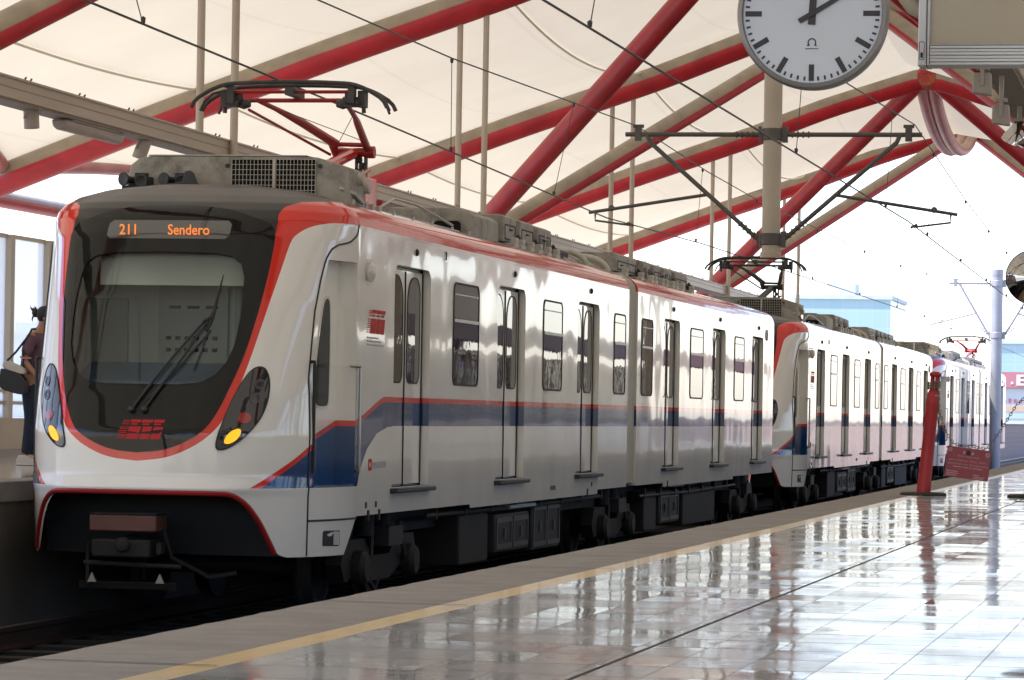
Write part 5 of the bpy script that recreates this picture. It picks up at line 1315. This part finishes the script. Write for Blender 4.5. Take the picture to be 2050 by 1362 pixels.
def links(mb, pts, pitch=.030):
    P = [Vector(p) for p in pts]; d = [0]
    for a, b in zip(P, P[1:]): d.append(d[-1] + (b - a).length)
    n = int(d[-1] / pitch)
    for i in range(n):
        s = (i + .5) * pitch; k = max(j for j in range(len(d)) if d[j] <= s); k = min(k, len(P) - 2)
        t = (P[k + 1] - P[k]).normalized(); c = P[k] + t * (s - d[k])
        u = t.cross(Vector((0, 1, 0))).normalized() if i % 2 else Vector((0, 1, 0)); h = pitch * .68
        mb.tube([c + t * h, c + u * .011 + t * h * .4, c + u * .011 - t * h * .4, c - t * h, c - u * .011 - t * h * .4, c - u * .011 + t * h * .4, c + t * h], .0038, 5, caps=False)
SGL = [(-2.335, 32.50, .475), (-1.945, 32.50, .425)]
for k in range(3): links(cn, [(-2.48 + .062 * math.cos(q * .785), 32.53 + .062 * math.sin(q * .785), 1.0 + .022 * k + .006 * math.sin(q)) for q in range(9)])
links(cn, [(-2.44, 32.50, 1.0), (-2.425, 32.50, .80), (-2.38, 32.50, .62), (-2.29, 32.50, .485), SGL[0]][0:4] + [(-2.14, 32.50, .458), (-2.0, 32.50, .445), (-1.97, 32.50, .452), (-1.85, 32.50, .63), (-1.72, 32.50, .85), (-1.56, 32.50, 1.0)])
tag(cn.build("barrier_chain", M_CHAIN, None, (-2.44, 32.5, 1.0)), "thin olive chain slung between the red posts, carrying the red notice", "chain")
# notice: red board, white lettering
nU = Vector((-1.941 + 2.346, 0, .419 - .467)); nU.normalize(); nV = Vector((.105, 0, .994)); nV.normalize(); nO = Vector((-2.369, 32.47, .186)); nW, nH = .405, .283
fn = lambda u, v, d: nO + nU * u + nV * v + Vector((0, -d, 0))
nt_ = empty("hanging_notice", tuple(nO), "small dark red notice board with pale lettering hanging askew on the chain", "notice board"); og = tuple(nO)
MB().prism(rrect(0, nW, 0, nH, .006), fn, -.004, 0).build("notice_board", M_SIGNR, nt_, og)
lt = [("Área reservada", .202, .195, .030, .20), ("para mujeres, niños, niñas y", .207, .156, .028, .355), ("personas con discapacidad", .205, .122, .028, .365)]
for body_, u, v, s, wd in lt: text_mesh("notice_text", body_, s, (lambda u0, v0: lambda a, b, d: fn(u0 + a, v0 + b, .0005 + d * .3))(u, v), M_SIGNW, nt_, og, width=wd)
sm = MB()
for a, b, v in ((.07, .15, .098), (.16, .21, .098), (.22, .24, .098), (.25, .34, .098), (.015, .12, .052), (.015, .125, .034), (.015, .11, .016), (.26, .32, .040), (.27, .37, .024), (.26, .36, .010)): sm.prism([(a, v), (b, v), (b, v + .008), (a, v + .008)], fn, 0, .0008)
sm.build("small_print", M_SIGNW, nt_, og)
em = MB()
for u, v, r in ((.030, .252, .017), (.375, .240, .021)):
    em.ring([(u + r * math.cos(q * math.pi / 12), v + r * math.sin(q * math.pi / 12)) for q in range(24)], [(u + r * .5 * math.cos(q * math.pi / 12), v + r * .5 * math.sin(q * math.pi / 12)) for q in range(24)], fn, 0, .001)
em.prism([(.150, .225), (.166, .225), (.166, .252), (.150, .252)], fn, 0, .001); em.prism([(.226, .225), (.246, .225), (.246, .25), (.226, .25)], fn, 0, .001)
em.build("notice_emblem", mat("notice_emblem_grey", (.42, .36, .30), .5), nt_, og)
kb = MB(); kb.lathe([(0, .004), (.020, .003), (.022, 0), (0, 0)], fn(.197, .238, .001), (0, -1, 0), 18); kb.build("round_pictogram", M_BASE, nt_, og)

# ------------------------------------------------------------------ beyond: towers, shop
def tower(name, x0, x1, y0, y1, z1, m, label, cat="tower"):
    t = empty(name, ((x0 + x1) / 2, y0, -8), label, cat); og = ((x0 + x1) / 2, y0, -8)
    MB().box((x0, y0, -8), (x1, y1, z1)).build("facade", m, t, og)
    c = MB(); c.box((x0 - .4, y0 - .4, z1), (x1 + .4, y1, z1 + .8)); c.build("roof_parapet", M_BWALL, t, og)
    r_ = MB(); r_.box((x0 + (x1 - x0) * .3, y0 + 6, z1 + .8), (x0 + (x1 - x0) * .6, y0 + 14, z1 + 3.4)); r_.build("plant_room", M_BWALL, t, og)
    return t
tower("office_tower", -81.5, -62.3, 700, 735, 25.0, M_TOWER, "pale blue glass office tower far behind the second train")
tower("office_block", -41.0, -22.0, 700, 730, 16.5, M_TOWER, "lower pale blue block far behind the farthest mast", "office block")
tower("office_block", -330, -290, 900, 940, 20, M_BWALL, "pale far block at the left edge behind the glass windbreak", "office block")
SY = 300
sh = empty("shop_building", (-16, SY, -8), "pale shop building with red band and big white letter E at the right", "shop building"); og = (-16, SY, -8)
MB().box((-30, SY, -8), (-11.4, SY + 14, 3.7)).build("shop_wall", M_BWALL, sh, og)
MB().box((-18.15, SY - .3, 3.72), (-11.3, SY + 13, 5.06)).build("shop_fascia", M_SHOPRED, sh, og)
text_mesh("shop_letter", "E", 1.26, lambda u, v, d: (-16.0 + u, SY - .33 - d, 3.95 + v), M_SHOPW, sh, og, width=1.0, align='LEFT', offset=.03)
MB().box((-16.35, SY - .34, 4.02), (-16.15, SY - .31, 4.22)).build("shop_dot", M_SHOPW, sh, og)
for z0, z1, m_ in ((2.4, 2.8, M_SHOPRED), (1.7, 2.2, M_ORANGE), (1.1, 1.55, M_GREENB)):
    b = MB()
    if m_ is M_SHOPRED:
        for i in range(14): b.box((-17.9 + i * .45, SY - .04, z0), (-17.65 + i * .45, SY - .001, z1 - .15 * (i % 3) / 3))
    else: b.box((-18, SY - .04, z0), (-11.4, SY - .001, z1))
    b.build("wall_band", m_, sh, og)
# ------------------------------------------------------------------ the waiting woman
PX, PY, PZ0 = -12.13, 35.0, FL
pr_ = empty("person", (PX, PY, PZ0), "woman in mauve T-shirt and dark jeans, hair in a bun, facing the train", "person"); og = (PX, PY, PZ0)
def skin(name, verts, edges, m, sub=2, rootv=0, parent=pr_):
    me = bpy.data.meshes.new(name); me.from_pydata([v[:3] for v in verts], edges, [])
    o = bpy.data.objects.new(name, me); COL.objects.link(o); o.parent = parent
    md = o.modifiers.new("skin", 'SKIN'); md.use_smooth_shade = True
    sv = me.skin_vertices[0].data
    for i, v in enumerate(verts):
        r = v[3]; sv[i].radius = r if isinstance(r, tuple) else (r, r)
    sv[rootv].use_root = True
    s = o.modifiers.new("sub", 'SUBSURF'); s.levels = sub; s.render_levels = sub
    me.materials.append(m)
    return o
# forward = +x, her right side (towards the camera) = -y
V = [(.05, 0, .92, .115), (.05, 0, 1.05, .10), (.075, 0, 1.20, .105), (.10, 0, 1.33, .10), (.135, 0, 1.43, .052), (.165, 0, 1.50, .058), (.18, 0, 1.565, .088), (.175, 0, 1.62, .080)]
E_ = [(i, i + 1) for i in range(7)]
def limb(start, pts):
    p = start
    for q in pts: V.append(q); E_.append((p, len(V) - 1)); p = len(V) - 1
    return p
for s in (-1, 1):
    limb(0, [(.045, s * .09, .82, .085), (.055, s * .095, .47, .055), (.035, s * .09, .30, .052), (0, s * .09, .09, .036), (.04, s * .095, .045, .034), (.13, s * .10, .03, .026)])
HR = limb(3, [(.085, -.165, 1.345, .052), (.02, -.205, 1.10, .038), (.12, -.215, .98, .032), (.205, -.20, .905, .022), (.25, -.195, .875, .026)])
HL = limb(3, [(.085, .165, 1.345, .052), (.06, .21, 1.10, .038), (.15, .20, .95, .032), (.24, .18, .90, .022), (.28, .17, .885, .026)])
for h, s in ((HR, -1), (HL, 1)):
    bx, by, bz, _ = V[h]
    for k, (dy, L) in enumerate(((-.020, .058), (-.007, .066), (.007, .062), (.020, .050))):
        limb(h, [(bx + .025, by + dy, bz - .012, .010), (bx + .025 + L * .5, by + dy, bz - .03, .0085), (bx + .015 + L * .75, by + dy, bz - .055, .0075)])
    limb(h, [(bx + .01, by + s * .028, bz + .01, .010), (bx + .045, by + s * .034, bz - .005, .008)])
skin("body", V, E_, M_SKIN)
# head shape, face, ear, hair
hd = MB()
def blob(mb, c, rx, ry, rz, n=20, mi=0, fn=None):
    vs, fs = [], []
    for i in range(n // 2 + 1):
        a = math.pi * i / (n // 2)
        for j in range(n):
            b = 2 * math.pi * j / n; p = Vector((math.sin(a) * math.cos(b), math.sin(a) * math.sin(b), math.cos(a)))
            if fn: p = fn(p)
            vs.append((c[0] + rx * p.x, c[1] + ry * p.y, c[2] + rz * p.z))
    for i in range(n // 2):
        for j in range(n): fs.append((i * n + j, (i + 1) * n + j, (i + 1) * n + (j + 1) % n, i * n + (j + 1) % n))
    return mb.add(vs, fs, mi)
def face(p):
    q = p.copy()
    if p.z < 0 and p.x < .3: q.x *= 1 + .45 * p.z
    if p.x > .75: q.x += .16 * max(0, 1 - abs(p.y) * 5) * max(0, 1 - abs(p.z + .12) * 4)
    if p.z < -.3: q.y *= 1 + .35 * (p.z + .3)
    return q
L0 = lambda mb, nm, m, par=pr_: mb.build(nm, m, par, (0, 0, 0), sharp=180)
L0(blob(MB(), (.195, 0, 1.555), .088, .072, .112, 28, fn=face), "face", M_SKIN)
e = MB(); blob(e, (.185, -.072, 1.55), .018, .008, .028, 12); blob(e, (.185, .072, 1.55), .018, .008, .028, 12); L0(e, "ear", M_SKIN)
e = MB()
for s in (-1, 1): blob(e, (.268, s * .03, 1.565), .008, .012, .006, 10)
L0(e, "eye", M_HAIR)
e = MB(); blob(e, (.268, 0, 1.495), .008, .022, .005, 10); L0(e, "mouth", M_LAMPRED)
def hairf(p):
    q = p.copy()
    if p.x > .45: q.x = .45 + (p.x - .45) * (.15 if p.z < .55 else .55); q.z *= .97
    if p.x > .30 and p.z < -.1: q.z = -.1 + (p.z + .1) * .4
    elif p.z < 0: q.z = p.z * 1.12; q.x = p.x * .9
    return q * (1 + .03 * math.sin(9 * p.y) * math.sin(7 * p.z + 2 * p.x))
h = MB(); blob(h, (.172, 0, 1.583), .098, .082, .096, 28, fn=hairf)
blob(h, (.068, 0, 1.60), .042, .042, .046, 16, fn=lambda p: p * (1 + .10 * math.sin(8 * p.x + 6 * p.y)))
for i in range(12):
    a = i * .55; h.tube([(.066, .01 * math.cos(a), 1.61), (.05 + .02 * math.cos(a), .03 * math.sin(a * 1.3), 1.64 + .02 * math.sin(a)), (.028 + .012 * math.cos(a), .05 * math.sin(a * 1.3), 1.645 + .035 * math.sin(a * 2))], [.007, .005, .002], 5)
for i in range(6): h.tube([(.045, -.01 + .004 * i, 1.58), (.03, -.012 + .006 * i, 1.54), (.035, -.01 + .006 * i, 1.50 + .01 * i)], [.006, .004, .001], 5)
L0(h, "hair", M_HAIR)
# clothes
SV = [(.045, 0, .86, (.150, .165)), (.05, 0, .98, (.142, .155)), (.07, 0, 1.16, (.135, .150)), (.095, 0, 1.30, (.130, .150)), (.115, 0, 1.375, (.085, .10))]
SE = [(0, 1), (1, 2), (2, 3), (3, 4)]
for s in (-1, 1):
    b = len(SV); SV += [(.088, s * .15, 1.345, .075), (.055, s * .19, 1.24, .066), (.035, s * .205, 1.135, .064)]; SE += [(3, b), (b, b + 1), (b + 1, b + 2)]
skin("tshirt", SV, SE, M_SHIRT)
tr = MB()
for s in (-1, 1): tr.lathe([(.056, -.008), (.060, -.008), (.060, .008), (.056, .008)], (.036, s * .205, 1.128), (.12, s * .1, 1), 16)
L0(tr, "sleeve_trim", mat("pale_pink_trim", (.45, .25, .24), .8))
JV = [(.048, 0, .90, (.125, .130)), (.048, 0, .84, (.115, .135))]; JE = [(0, 1)]
for s in (-1, 1):
    b = len(JV); JV += [(.05, s * .088, .76, .098), (.062, s * .092, .50, .068), (.04, s * .09, .30, .062), (.008, s * .09, .10, .050)]; JE += [(1, b), (b, b + 1), (b + 1, b + 2), (b + 2, b + 3)]
skin("jeans", JV, JE, M_JEANS)
for s in (-1, 1):
    b = MB(); P = [(-.075, 0), (-.08, .05), (-.05, .105), (.03, .105), (.08, .07), (.15, .055), (.19, .035), (.195, 0)]
    b.prism(P, lambda u, v, d: (u, s * .093 + d, v + .002), -.042, .042); b.prism([(-.082, 0), (.198, 0), (.198, .022), (-.082, .022)], lambda u, v, d: (u, s * .093 + d, v), -.045, .045)
    o = b.build("shoe", M_SHOE, pr_, (0, 0, 0), bevel=.012)
# shoulder bag: hangs behind her right hip
BX, BY, BZ = -12.206, 34.745, .983
bg2 = empty("shoulder_bag", (BX, BY, BZ), "black and cream shoulder bag hanging behind the woman's hip", "bag"); og = (BX, BY, BZ)
b = MB(); P = smooth2([(-.143, -.10), (-.09, -.142), (.12, -.19), (.155, -.165), (.142, .02), (-.118, .095), (-.128, .07)], 2)
b.prism(P, lambda u, v, d: (BX + u, BY + d, BZ + v), -.06, .06); b.build("bag_body", M_BAGB, bg2, og, bevel=.02)
b = MB(); P = smooth2([(-.122, .088), (.138, .012), (.128, .085), (.10, .105), (-.07, .175), (-.095, .165)], 2)
b.prism(P, lambda u, v, d: (BX + u, BY + d, BZ + v), -.052, .052); b.build("bag_top", M_BAGW, bg2, og, bevel=.02)
b = MB()
for a, yy, c in ((-.07, -.03, .16), (.10, .03, .09)):
    b.tube([(BX + a, BY + yy, BZ + c), (BX + .06 + a * .4, BY + yy * .6 - .01, BZ + .26), (PX + .06, PY - .19, PZ0 + 1.36), (PX + .085, PY - .165, PZ0 + 1.425), (PX + .11, PY - .12, PZ0 + 1.43)], .012, 8)
b.build("bag_strap", M_BAGB, bg2, og)
